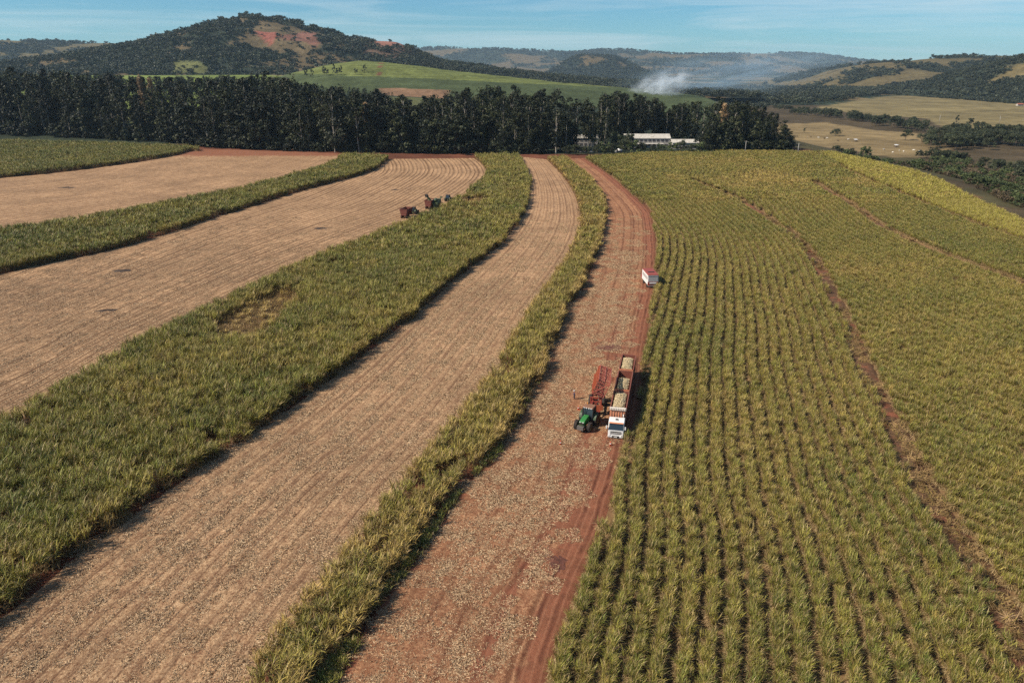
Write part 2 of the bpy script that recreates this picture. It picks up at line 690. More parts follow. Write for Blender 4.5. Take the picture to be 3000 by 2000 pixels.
lay((gy > 700) & (gy < 760) & (gx < 60), GRASS * 0.9)
lay(inside(GP([(1515, 246), (1560, 244), (1565, 290), (1505, 290)], -3), gx, gy), DRY)
lay(inside(GP([(1500, 216), (1590, 212), (1650, 226), (1600, 232), (1500, 232)], -12), gx, gy), CROP)
lay((gy > 526) & (gx > 20) & (gx < 190), LEAFY)
LITTER = np.array((0.21, 0.126, 0.06))
lay(inside(np.vstack([ROAD_R, GP([(1343, 362), (1500, 354), (1700, 350), (1890, 352)]), OUTER[::-1], [[190, 40], [60, 30]]]), gx, gy), LITTER)
me = mesh_np('ground', gv, [grid_faces(len(gx_), len(gy_))], smooth=True)
vattr(me, 'cover', cover, 'FLOAT_COLOR')

m, nt, b, out = new_mat('land')
pos = position(nt)
c = attr(nt, 'cover', out='Color')
n0 = noise(nt, 0.009, 5, 0.65, pos)
c = mixc(nt, 0.8, c, ramp(nt, n0, [(0.32, 0.55), (0.68, 1.35)]), 'MULTIPLY')
n1 = noise(nt, 0.05, 6, 0.65, pos)
n2 = noise(nt, 0.9, 5, 0.7, pos)
c = mixc(nt, 1.0, c, ramp(nt, n1, [(0.3, 0.62), (0.7, 1.25)]), 'MULTIPLY')
c = mixc(nt, 0.8, c, ramp(nt, n2, [(0.3, 0.55), (0.72, 1.3)]), 'MULTIPLY')
nt.links.new(c, b.inputs['Base Color'])
b.inputs['Roughness'].default_value = 0.95
b.inputs['Specular IOR Level'].default_value = 0.1
bump(nt, b, n2, 0.6, 0.25)
M['land'] = m
me.materials.append(m)
tag(link('ground', me), 'red soil, dry pasture and scrub land of the valley floor', 'ground', kind='structure')

# ---------------------------------------------------------------- hills
m, nt, b, out = new_mat('hillside')
pos = position(nt)
c = attr(nt, 'cover', out='Color')
n1 = noise(nt, 0.02, 7, 0.68, pos)
n2 = noise(nt, 0.12, 4, 0.7, pos)
c = mixc(nt, 1.0, c, ramp(nt, n1, [(0.3, 0.6), (0.7, 1.3)]), 'MULTIPLY')
c = mixc(nt, 0.7, c, ramp(nt, n2, [(0.3, 0.55), (0.7, 1.3)]), 'MULTIPLY')
nt.links.new(c, b.inputs['Base Color'])
b.inputs['Roughness'].default_value = 0.95
b.inputs['Specular IOR Level'].default_value = 0.08
bump(nt, b, n2, 0.7, 3.0)
M['hillside'] = m

ROCK = np.array((0.27, 0.125, 0.088))
hill_data = {}


def hill(name, label, crest, dc, df, db, prof, step, rough=0.18, size=260, seed=1, base=-10.0, paint_fn=None, smooth=True):
    """A hill whose crest line is surveyed at distance dc; it runs down to df in front and db behind."""
    cp_ = np.array([AT(x, y, dc) for x, y in crest])
    xs = np.arange(cp_[0, 0], cp_[-1, 0] + step, step)
    order = np.argsort(cp_[:, 0])
    zc = np.interp(xs, cp_[order, 0], cp_[order, 2])
    zc = np.convolve(np.pad(zc, 2, mode='edge'), np.ones(5) / 5, 'valid')
    ys = np.r_[np.arange(df, dc, step * 0.8), np.arange(dc, db + step, step * 1.6)]
    X, Y = np.meshgrid(xs, ys, indexing='ij')
    t = np.where(Y < dc, (Y - df) / (dc - df), 1 - (Y - dc) / (db - dc))
    t = np.clip(t, 0, 1)
    wig = 0.30 * (fbm(X, Y, size * 1.3, 4, seed + 40) - 0.5) * np.sin(np.pi * t)
    tt = np.clip(t + wig, 0, 1)
    pf = np.interp(tt, [p[0] for p in prof], [p[1] for p in prof])
    edge = sstep(0, 0.04, (X - xs[0]) / (xs[-1] - xs[0])) * sstep(0, 0.04, (xs[-1] - X) / (xs[-1] - xs[0]))
    top = np.maximum(zc[:, None], base)
    Z = base + (top - base) * pf * edge
    g = fbm(X, Y, size, 5, seed)
    ridge = 1 - np.abs(2 * g - 1)
    Z += rough * (top - base) * (ridge - 0.75) * np.sin(np.pi * np.clip(t, 0, 1)) * edge
    Z += 3.0 * (fbm(X, Y, 40, 3, seed + 7) - 0.5)
    v = np.stack([X.ravel(), Y.ravel(), Z.ravel()], 1)
    me = mesh_np(name, v, [grid_faces(len(xs), len(ys))], [M['hillside']], smooth)
    vx, vy = to_view(v[:, 0], v[:, 1], v[:, 2])
    cov, forest = paint_fn(v, vx, vy, t.ravel())
    vattr(me, 'cover', cov, 'FLOAT_COLOR')
    o = link(name, me)
    tag(o, label, 'hill', kind='structure')
    hill_data[label] = (v, forest, t.ravel(), vx, vy, step)
    return o


def poly_v(p, vx, vy):
    return inside(p, vx, vy)


WOOD = np.array((0.030, 0.038, 0.026))


def paint_mesa(v, vx, vy, t):
    x, y = v[:, 0], v[:, 1]
    jx = vx + 10 * (fbm(x, y, 60, 3, 5) - 0.5)
    jy = vy + 8 * (fbm(x, y, 60, 3, 6) - 0.5)
    n = fbm(x, y, 170, 4, 9)
    forest = np.ones(len(v))
    cov = np.tile(WOOD, (len(v), 1))
    dry = np.array((0.135, 0.10, 0.055))
    tan = (n > 0.60)
    cov[tan] = dry * 0.8
    forest[tan] = 0.35
    for poly, col, dens in (
        ([(520, 100), (560, 72), (600, 52), (660, 58), (720, 72), (742, 82), (735, 112), (700, 130), (640, 120), (600, 112)], dry, 0.15),
        ([(660, 130), (740, 122), (800, 130), (830, 152), (760, 158), (640, 160), (560, 152)], dry * 0.8, 0.3),
        ([(840, 100), (930, 106), (960, 128), (900, 135), (830, 122)], (0.12, 0.075, 0.05), 0.35),
    ):
        k = poly_v(poly, jx, jy)
        cov[k] = col
        forest[k] = dens
    streak = 0.55 + 0.9 * fbm(x, y * 0.15, 22, 3, 77)
    for poly, col in (
        ([(582, 70), (612, 74), (640, 74), (632, 92), (628, 106), (606, 92)], np.array((0.30, 0.105, 0.075))),
        ([(640, 80), (672, 80), (690, 74), (730, 76), (734, 100), (722, 110), (700, 96), (650, 92)], ROCK * 0.8),
        ([(846, 93), (925, 96), (934, 106), (920, 110), (880, 104), (850, 102)], ROCK * 1.0),
    ):
        k = poly_v(poly, vx + 4 * (fbm(x, y, 30, 2, 8) - 0.5), vy + 3 * (fbm(x, y, 30, 2, 4) - 0.5))
        cov[k] = col * streak[k][:, None]
        forest[k] = 0.03
    k = poly_v([(385, 150), (400, 143), (455, 142), (490, 158), (470, 168), (400, 166)], jx, jy)
    cov[k] = GRASS * 0.9
    forest[k] = 0.02
    return cov, forest


def paint_mix(lo, woodcol=WOOD, drycol=DRY * 0.5, size=300, seed=30, dens=1.0):
    def fn(v, vx, vy, t):
        n = fbm(v[:, 0], v[:, 1], size, 5, seed) + 0.10 * (sstep(0.1, 0.7, t) - 0.5)
        k = sstep(lo - 0.03, lo + 0.03, n)
        cov = (1 - k)[:, None] * np.asarray(drycol) + k[:, None] * np.asarray(woodcol)
        return cov, k * dens
    return fn


def paint_green(v, vx, vy, t):
    x, y = v[:, 0], v[:, 1]
    cov = np.tile(np.array((0.145, 0.165, 0.05)), (len(v), 1))
    low = vy > 176 + (vx - 850) * 0.045 + 3 * (fbm(x, y, 80, 2, 3) - 0.5)
    cov[low] = (0.065, 0.082, 0.034)
    br = (vy > 203 + (vx - 900) * 0.03 + 2 * (fbm(x, y, 80, 2, 3) - 0.5)) & (vx > 870) & (vx < 1030)
    cov[br] = (0.22, 0.13, 0.075)
    k = (np.abs(vx - 872 + (vy - 160) * 0.18) < 2.2) & (vy < 174)
    cov[k] = (0.20, 0.08, 0.05)
    rows = (np.sin(v[:, 2] * 1.9) > 0.3) & ~low
    cov[rows] = cov[rows] * 0.8
    return cov, np.zeros(len(v))


PLATEAU = [(0, 0), (0.3, 0.12), (0.55, 0.38), (0.78, 0.82), (0.9, 0.96), (1, 1)]
MESA = [(0, 0), (0.25, 0.10), (0.5, 0.34), (0.66, 0.55), (0.72, 0.74), (0.85, 0.86), (1, 1)]
SOFT = [(0, 0), (0.25, 0.16), (0.5, 0.46), (0.75, 0.80), (1, 1)]
hill('hill', 'long hazy blue plateau on the horizon behind the smoke', [(560, 150), (800, 128), (950, 115), (1000, 110), (1100, 113), (1200, 115), (1308, 122), (1320, 121), (1400, 113), (1450, 117), (1520, 124), (1560, 125), (1650, 126), (1760, 123), (1850, 124), (1900, 131), (1960, 139), (2050, 148), (2200, 160), (2400, 170)],
     9400, 6300, 11500, PLATEAU, 58, 0.30, 900, 51, -20, paint_mix(0.47, WOOD * 1.1, DRY * 0.55, 420, 61))
hill('hill', 'low wooded hills on the horizon at the far left', [(-420, 110), (-150, 96), (0, 92), (60, 96), (100, 93), (140, 98), (200, 100), (245, 99), (330, 104), (450, 118), (600, 140), (700, 160)],
     4300, 2700, 5600, SOFT, 30, 0.35, 420, 71, -5, paint_mix(0.52, WOOD, DRY * 0.42 + GRASS * 0.2, 260, 81))
hill('hill', 'dark conical wooded hill in front of the plateau', [(1225, 178), (1262, 168), (1300, 142), (1330, 126), (1375, 128), (1415, 131), (1440, 146), (1480, 166), (1520, 180)],
     5200, 4400, 6000, PLATEAU, 24, 0.16, 300, 91, -12, paint_mix(0.33, WOOD, DRY * 0.5, 240, 95))
hill('hill', 'tan pasture hill with wooded patches at the far right', [(1800, 212), (1850, 192), (1900, 172), (1945, 154), (2000, 146), (2060, 142), (2120, 137), (2200, 130), (2300, 129), (2400, 128), (2600, 120), (2900, 120)],
     3000, 2050, 4000, SOFT, 20, 0.30, 330, 101, -14, paint_mix(0.595, WOOD, DRY * 0.42 + GRASS * 0.15, 150, 105))
hill('hill', 'steep scrubby hillside at the right edge of the valley', [(2140, 218), (2200, 196), (2260, 170), (2310, 146), (2352, 132), (2450, 112), (2650, 95), (2900, 95)],
     1900, 1450, 2500, SOFT, 14, 0.25, 200, 111, -14, paint_mix(0.42, WOOD * 1.1, DRY * 0.5 + GRASS * 0.2, 130, 115))
hill('hill', 'big flat-topped wooded hill with red rock cuts', [(-100, 172), (60, 150), (150, 132), (210, 121), (250, 112), (310, 104), (360, 93), (400, 82), (450, 65), (500, 51), (530, 43), (560, 38), (600, 40), (640, 44), (690, 54), (735, 70), (770, 78), (800, 88), (830, 94), (870, 95), (915, 95), (932, 103), (945, 116), (970, 126), (1000, 140), (1060, 150), (1120, 159), (1200, 170), (1300, 180), (1420, 190), (1560, 204)],
     2300, 1500, 3200, MESA, 11, 0.22, 230, 121, 0, paint_mesa)
hill('hill', 'gentle green cane slope below the flat-topped hill', [(560, 205), (640, 178), (700, 160), (760, 148), (830, 139), (880, 142), (960, 152), (1060, 165), (1160, 176), (1260, 187), (1360, 196), (1460, 204), (1560, 214), (1640, 224)],
     1420, 940, 1560, [(0, 0), (0.3, 0.26), (0.6, 0.60), (0.85, 0.92), (1, 1)], 6, 0.03, 300, 131, -18, paint_green)

# ================================================================ harvested strips
def straw_mat(name, row, line_strength, straw_a, straw_b, soil, ruts=()):
    m, nt, b, out = new_mat(name)
    pos = position(nt)
    uv = nt.nodes.new('ShaderNodeUVMap').outputs['UV']
    sep = nt.nodes.new('ShaderNodeSeparateXYZ')
    nt.links.new(uv, sep.inputs[0])
    n_f = noise(nt, 3.2, 6, 0.75, pos)
    n_m = noise(nt, 0.45, 5, 0.65, pos)
    n_l = noise(nt, 0.045, 4, 0.6, pos)
    n_s = noise(nt, 9.0, 3, 0.8, pos)
    c = ramp(nt, n_f, [(0.34, soil), (0.46, straw_b), (0.57, straw_a), (0.72, tuple(min(1, x * 1.35) for x in straw_a))])
    c = mixc(nt, mathn(nt, 'MULTIPLY', ramp(nt, n_m, [(0.42, 0.0), (0.68, 1.0)]), 0.55), c, soil)
    c = mixc(nt, 1.0, c, ramp(nt, n_l, [(0.3, 0.72), (0.7, 1.15)]), 'MULTIPLY')
    c = mixc(nt, 0.7, c, ramp(nt, n_s, [(0.32, 0.35), (0.66, 1.3)]), 'MULTIPLY')
    # wheel and row furrows run along the strip: bare soil shows in them
    wob = mathn(nt, 'MULTIPLY', noise(nt, 0.12, 3, 0.5, pos), 1.0)
    u = mathn(nt, 'ADD', sep.outputs['X'], wob)
    w = mathn(nt, 'MULTIPLY', u, 2 * math.pi / row)
    s = mathn(nt, 'SINE', w)
    s2 = mathn(nt, 'SINE', mathn(nt, 'MULTIPLY', w, 0.5))
    mpv = nt.nodes.new('ShaderNodeMapping')
    mpv.inputs['Scale'].default_value = (0.42, 0.016, 1)
    nt.links.new(uv, mpv.inputs['Vector'])
    ln = mathn(nt, 'ADD', ramp(nt, s, [(0.72, 0.0), (0.95, 1.0)]), mathn(nt, 'MULTIPLY', ramp(nt, s2, [(0.90, 0.0), (0.98, 1.0)]), 0.7))
    gate = ramp(nt, noise(nt, 1.0, 3, 0.6, mpv.outputs[0]), [(0.36, 0.12), (0.60, 1.0)])
    ln = mathn(nt, 'MULTIPLY', mathn(nt, 'MULTIPLY', ln, gate), line_strength, True)
    c = mixc(nt, ln, c, tuple(x * 0.55 for x in soil))
    red = attr(nt, 'bare')
    redm = ramp(nt, mathn(nt, 'ADD', red, mathn(nt, 'MULTIPLY', mathn(nt, 'SUBTRACT', n_m, 0.5), 1.3)), [(0.42, 0.0), (0.62, 1.0)])
    redc = mixc(nt, n_f, (0.17, 0.055, 0.028), (0.30, 0.118, 0.066))
    redc = mixc(nt, 1.0, redc, ramp(nt, n_m, [(0.3, 0.6), (0.6, 1.1)]), 'MULTIPLY')
    c = mixc(nt, mathn(nt, 'MULTIPLY', redm, 0.88), c, redc)
    c = mixc(nt, mathn(nt, 'MULTIPLY', ln, 0.55), c, tuple(x * 0.45 for x in soil))
    for r0, dep in ruts:
        d = mathn(nt, 'ABSOLUTE', mathn(nt, 'SUBTRACT', u, r0 + 0.5))
        f = ramp(nt, mathn(nt, 'MULTIPLY', d, 1.0), [(0.10, 1.0), (0.34, 0.0)])
        f = mathn(nt, 'MULTIPLY', mathn(nt, 'MULTIPLY', f, ramp(nt, noise(nt, 0.21, 3, 0.6, pos), [(0.40, 0.15), (0.6, 1.0)])), dep)
        c = mixc(nt, f, c, (0.085, 0.028, 0.016))
        g = ramp(nt, mathn(nt, 'ABSOLUTE', mathn(nt, 'SUBTRACT', d, 0.48)), [(0.04, 1.0), (0.16, 0.0)])
        c = mixc(nt, mathn(nt, 'MULTIPLY', g, 0.25 * dep), c, (0.40, 0.20, 0.115))
    nt.links.new(c, b.inputs['Base Color'])
    b.inputs['Roughness'].default_value = 0.9
    b.inputs['Specular IOR Level'].default_value = 0.15
    hgt = mathn(nt, 'ADD', n_f, mathn(nt, 'MULTIPLY', n_s, 0.6))
    bump(nt, b, hgt, 0.9, 0.16)
    return m


STRAW_A, STRAW_B, SOIL_C = (0.58, 0.375, 0.21), (0.40, 0.235, 0.122), (0.15, 0.072, 0.036)
M['straw_rows'] = straw_mat('straw_rows', 2.4, 0.85, STRAW_A, STRAW_B, SOIL_C)
M['straw_smooth'] = straw_mat('straw_smooth', 1.5, 0.60, STRAW_A, STRAW_B, (0.17, 0.075, 0.042))
M['straw_road'] = straw_mat('straw_road', 3.6, 0.45, (0.47, 0.25, 0.13), (0.32, 0.145, 0.072), (0.18, 0.066, 0.034), ((1.3, 0.8), (3.1, 0.8), (5.6, 0.6), (7.4, 0.6), (11.0, 0.35), (12.8, 0.35)))
M['gully'] = straw_mat('gully', 3.0, 0.3, (0.20, 0.115, 0.062), (0.12, 0.065, 0.036), (0.07, 0.033, 0.020))
strip_cells = {}


def strip(name, label, L, R, mat, bare_fn=None, furrow=0.05, row=2.4, z0=0.03):
    """Harvested strip between two survey lines; real furrows run along it."""
    wid = np.linalg.norm(L - R, axis=1)
    nu = int(np.clip(wid.max() / 0.75, 12, 150))
    n = 420
    Lf = np.stack([np.interp(np.linspace(0, 1, n), np.linspace(0, 1, len(L)), L[:, k]) for k in (0, 1)], 1)
    Rf = np.stack([np.interp(np.linspace(0, 1, n), np.linspace(0, 1, len(R)), R[:, k]) for k in (0, 1)], 1)
    s = np.linspace(0, 1, nu)
    P = Rf[:, None, :] * (1 - s)[None, :, None] + Lf[:, None, :] * s[None, :, None]
    width = np.linalg.norm(Lf - Rf, axis=1)
    U = width[:, None] * s[None, :]
    along = np.r_[0, np.cumsum(np.linalg.norm(np.diff((Lf + Rf) / 2, axis=0), axis=1))]
    V = np.repeat(along[:, None], nu, 1)
    x, y = P[..., 0], P[..., 1]
    z = z0 + 0.04 + furrow * (0.5 + 0.5 * np.sin(2 * np.pi * U / row + 0.9)) + 0.10 * (fbm(x, y, 3.0, 3, 5) - 0.5) + 0.05
    e = np.minimum(U, width[:, None] - U)
    z = z * np.clip(e / 0.8, 0, 1) + 0.012
    v = np.stack([x.ravel(), y.ravel(), z.ravel()], 1)
    f = grid_faces(n, nu)
    me = mesh_np(name, v, [f], [mat], True)
    uvl = me.uv_layers.new(name='UVMap')
    li = np.empty(len(me.loops), np.int32)
    me.loops.foreach_get('vertex_index', li)
    uvs = np.stack([U.ravel()[li], V.ravel()[li]], 1).astype(np.float32)
    uvl.data.foreach_set('uv', uvs.ravel())
    bare = bare_fn(x, y, U, width[:, None] - U) if bare_fn else np.zeros(x.shape)
    vattr(me, 'bare', np.broadcast_to(bare, x.shape).ravel())
    o = link(name, me)
    tag(o, label, 'field', kind='structure')
    strip_cells[o.name] = (x, y, U, width[:, None] - U, bare)
    return o


def ends(x, y):
    """Bare red headland where the strips meet the grove road."""
    return sstep(486, 526, y + 8 * (fbm(x, y, 20, 2, 2) - 0.5)) * 0.75


def bare_road(x, y, U, W):
    b = 0.95 * sstep(5.2, 1.0, U + 3.0 * (fbm(x, y, 14, 3, 31) - 0.5))
    b = np.maximum(b, 0.75 * sstep(1.3, 0.2, W))
    b = np.maximum(b, 0.62 * sstep(1.2, 0.3, np.abs(U - 7.0)) * sstep(230, 150, y))
    for vx, vy, r, a in ((1405, 800, 6, .95), (1440, 830, 4, .8), (1290, 1190, 3.6, .75), (1260, 1290, 3.0, .6), (1365, 1050, 5, .55), (1350, 1110, 5, .6), (1480, 700, 6, .5), (1390, 870, 4, .5)):
        p = G(vx, vy)
        d = np.hypot((x - p[0]) * 0.8, (y - p[1]) * 0.8)
        b = np.maximum(b, a * sstep(r, r * 0.3, d))
    return np.maximum(b * 0.95, ends(x, y)) + 0.12 + 0.13 * sstep(13, 3, U)


def bare_full(x, y, U, W):
    return 0.05 + 0.75 * fbm(x, y, 9, 3, 91)


def bare_generic(x, y, U, W):
    return ends(x, y)


def bare_h3(x, y, U, W):
    return np.maximum(ends(x, y), 0.35 * sstep(2.5, 0.5, U)) + 0.04


strip('harvested_field', 'harvested strip of tan straw behind the far left cane strip', TL_near_ext := smooth_line(np.vstack([TL_near, GP([(560, 345), (700, 350), (775, 353)])]), N_ST), C1_far, M['straw_rows'], bare_generic, 0.10)
strip('harvested_field', 'wide harvested field with curved furrows and the harvester', C1_near, C2_far, M['straw_rows'], bare_generic, 0.11)
strip('harvested_field', 'harvested strip of pale straw between the two tall cane strips', C2_near, C3_far, M['straw_smooth'], bare_h3, 0.07, 3.0)
strip('dirt_track', 'straw-covered red dirt track where the truck stands', ROAD_L, ROAD_R, M['straw_road'], bare_road, 0.04, 3.6)
for ln, lb, hw in ((T1, 'bare red gully of the lower terrace between cane fields', 1.7), (T2, 'bare red gully of the upper terrace between cane fields', 1.7)):
    tg = np.gradient(ln, axis=0)
    tg /= np.linalg.norm(tg, axis=1)[:, None]
    nm_ = np.stack([-tg[:, 1], tg[:, 0]], 1)
    strip('terrace_gully', lb, ln + nm_ * hw, ln - nm_ * hw, M['gully'], bare_full, 0.03, 3.0, 0.02)
strip_cells = {k_: v_ for k_, v_ in strip_cells.items() if 'gully' not in k_}
# the weedy red ditch margin between the thin strip and the track, and bare terraces in the big field are the red soil of the ground sheet

# dark clods and ash patches left on the harvested fields
m, nt, b, out = new_mat('dark_trash')
pos = position(nt)
n1 = noise(nt, 3.0, 5, 0.7, pos)
nt.links.new(ramp(nt, n1, [(0.3, (0.012, 0.010, 0.009)), (0.6, (0.06, 0.035, 0.022)), (0.8, (0.16, 0.10, 0.06))]), b.inputs['Base Color'])
b.inputs['Roughness'].default_value = 0.95
bump(nt, b, n1, 0.8, 0.2)
M['dark_trash'] = m


m, nt, b, out = new_mat('churned_soil')
n1 = noise(nt, 2.0, 6, 0.75, position(nt))
nt.links.new(ramp(nt, n1, [(0.3, (0.055, 0.018, 0.011)), (0.55, (0.13, 0.042, 0.024)), (0.75, (0.26, 0.12, 0.065))]), b.inputs['Base Color'])
b.inputs['Roughness'].default_value = 0.95
bump(nt, b, n1, 0.9, 0.2)
M['churned_soil'] = m


def heap(name, label, vx, vy, w, d, h, rz, seed):
    p = G(vx, vy)
    nr, ns = 7, 22
    rng = np.random.RandomState(seed)
    v = [(0, 0, h)]
    for i in range(1, nr):
        for k in range(ns):
            t = 2 * math.pi * k / ns
            r = i / (nr - 1)
            rr = r * (0.75 + 0.5 * vnoise(np.array(3 * math.cos(t) + seed), np.array(3 * math.sin(t)), seed))
            v.append((w * rr * math.cos(t), d * rr * math.sin(t), h * (1 - r) ** 0.8 * (0.6 + 0.8 * rng.rand()) if r < 1 else -0.05))
    f = [(0, 1 + k, 1 + (k + 1) % ns) for k in range(ns)]
    q = [(1 + i * ns + k, 1 + (i + 1) * ns + k, 1 + (i + 1) * ns + (k + 1) % ns, 1 + i * ns + (k + 1) % ns) for i in range(nr - 2) for k in range(ns)]
    me = mesh_np(name, v, [np.array(f), np.array(q)], [M['dark_trash' if name == 'trash_heap' else 'churned_soil']], False)
    o = link(name, me, loc=(p[0], p[1], 0.09))
    o.rotation_euler = (0, 0, rz)
    tag(o, label, 'trash heap' if name == 'trash_heap' else 'soil patch', 'dark trash heaps on the harvested fields' if name == 'trash_heap' else None)


heap('trash_heap', 'dark heap of cane trash low on the wide harvested field, long and thin', 245, 715, 3.2, 0.9, 0.45, 0.3, 1)
heap('trash_heap', 'dark heap of cane trash in the middle of the wide harvested field', 283, 623, 3.4, 1.6, 0.5, 0.1, 2)
heap('trash_heap', 'small dark heap of cane trash on the field left of the red carts', 735, 526, 2.8, 1.6, 0.45, 0.2, 3)
heap('trash_heap', 'small dark heap beside the edge of the wide cane strip', 742, 580, 1.6, 1.0, 0.4, 0.6, 4)
heap('trash_heap', 'faint dark heap on the strip behind the far left cane strip', 155, 432, 5.5, 1.6, 0.5, 0.05, 5)
heap('trash_heap', 'dark heap near the top of the wide field where furrows curve', 908, 437, 2.6, 1.4, 0.4, 0.2, 6)

heap('soil_patch', 'churned dark red soil patch behind the last trailer', 1395, 800, 5.2, 2.6, 0.16, 0.15, 7)
heap('soil_patch', 'small churned dark soil patch on the track in front of the truck', 1275, 1290, 1.6, 2.6, 0.12, 0.1, 8)

# ---------------------------------------------------------------- straw litter lying on the strips (mass of blades)
m, nt, b, out = new_mat('straw_blade')
oi = nt.nodes.new('ShaderNodeObjectInfo').outputs['Random']
lf = attr(nt, 'dry')
c = ramp(nt, lf, [(0.0, (0.13, 0.072, 0.038)), (0.35, (0.38, 0.235, 0.125)), (0.75, (0.50, 0.34, 0.185)), (1.0, (0.62, 0.46, 0.28))])
nt.links.new(c, b.inputs['Base Color'])
b.inputs['Roughness'].default_value = 0.7
M['straw_blade'] = m


def straw_patch(seed, n=760, half=1.6):
    rng = np.random.RandomState(seed)
    x, y = rng.uniform(-half, half, n), rng.uniform(-half, half, n)
    L = rng.uniform(0.05, 0.20, n)
    W = rng.uniform(0.010, 0.024, n)
    az = rng.uniform(0, math.pi, n)
    tilt = rng.uniform(-0.45, 0.45, n)
    z = rng.uniform(0.02, 0.09, n)
    dx, dy, dz = np.cos(az) * np.cos(tilt) * L, np.sin(az) * np.cos(tilt) * L, np.sin(tilt) * L
    px, py = -np.sin(az) * W, np.cos(az) * W
    roll = rng.uniform(-0.03, 0.03, n)
    v = np.stack([np.stack([x - dx - px, y - dy - py, z - dz - roll], 1), np.stack([x + dx - px, y + dy - py, z + dz - roll], 1),
                  np.stack([x + dx + px, y + dy + py, z + dz + roll], 1), np.stack([x - dx + px, y - dy + py, z - dz + roll], 1)], 1).reshape(-1, 3)
    f = np.arange(4 * n).reshape(n, 4)
    me = mesh_np('straw_patch', v, [f], [M['straw_blade']])
    vattr(me, 'dry', np.repeat(np.clip(rng.normal(0.5, 0.25, n), 0, 1), 4))
    return bpy.data.objects.new('straw_patch', me)


straw_protos = [straw_patch(s) for s in range(6)]
rng = np.random.RandomState(77)
pts = []
for nm, (x, y, U, W, bare) in strip_cells.items():
    poly = np.vstack([np.stack([x[:, 0], y[:, 0]], 1), np.stack([x[:, -1], y[:, -1]], 1)[::-1]])
    x0, x1 = x.min(), x.max()
    gx1, gy1 = np.meshgrid(np.arange(max(x0, -150), min(x1, 80), 2.7), np.arange(45, 340, 2.7))
    px = gx1.ravel() + rng.uniform(-1, 1, gx1.size)
    py = gy1.ravel() + rng.uniform(-1, 1, gx1.size)
    k = inside(poly, px, py)
    px, py = px[k], py[k]
    if 'dirt' in nm:
        d, s, _, _ = line_dist(ROAD_R, px, py)
        k = (d > 1.5 + 2.5 * fbm(px, py, 14, 3, 31)) & (rng.rand(len(px)) < 0.72 + 0.28 * sstep(3, 12, d))
        px, py = px[k], py[k]
    vx, vy = to_view(px, py, np.zeros(len(px)))
    k = (vx > -80) & (vx < 2430) & (vy < 1640) & (rng.rand(len(px)) < sstep(330, 150, py))
    pts.append(np.stack([px[k], py[k], np.full(k.sum(), 0.10)], 1))
pts = np.vstack(pts)
n = len(pts)
o = scatter('straw_litter', pts, np.stack([np.zeros(n), np.zeros(n), rng.uniform(0, 6.28, n)], 1), rng.uniform(0.8, 1.15, n), rng.randint(0, 6, n), rng.rand(n), straw_protos)
tag(o, 'pale dry cane straw littering the harvested strips', 'straw', kind='stuff')
print('straw patches', n)

# ================================================================ standing cane
m, nt, b, out = new_mat('cane_leaf')
tint = attr(nt, 'tint', 'INSTANCER')
dry = attr(nt, 'dry')
rnd = attr(nt, 'vary')
oir = nt.nodes.new('ShaderNodeObjectInfo').outputs['Random']
gcol = ramp(nt, mathn(nt, 'MULTIPLY', tint, 0.5), [(0.0, (0.050, 0.088, 0.014)), (0.175, (0.105, 0.138, 0.018)), (0.325, (0.215, 0.200, 0.028)), (0.5, (0.38, 0.265, 0.070)), (0.6, (0.33, 0.29, 0.045)), (1.0, (0.34, 0.32, 0.04))])
gcol = mixc(nt, 1.0, gcol, ramp(nt, rnd, [(0.0, 0.40), (1.0, 1.75)]), 'MULTIPLY')
gcol = mixc(nt, 1.0, gcol, ramp(nt, oir, [(0.0, 0.68), (1.0, 1.32)]), 'MULTIPLY')
dcol = ramp(nt, rnd, [(0.0, (0.13, 0.070, 0.035)), (0.5, (0.34, 0.215, 0.095)), (1.0, (0.60, 0.44, 0.24))])
c = mixc(nt, dry, gcol, dcol)
nt.links.new(c, b.inputs['Base Color'])
b.inputs['Roughness'].default_value = 0.55
b.inputs['Specular IOR Level'].default_value = 0.3
tr = nt.nodes.new('ShaderNodeBsdfTranslucent')
nt.links.new(mixc(nt, 1.0, c, (1.0, 1.0, 0.6), 'MULTIPLY'), tr.inputs['Color'])
mx = nt.nodes.new('ShaderNodeMixShader')
mx.inputs[0].default_value = 0.12
nt.links.new(b.outputs[0], mx.inputs[1])
nt.links.new(tr.outputs[0], mx.inputs[2])
nt.links.new(mx.outputs[0], out.inputs['Surface'])
M['cane_leaf'] = m


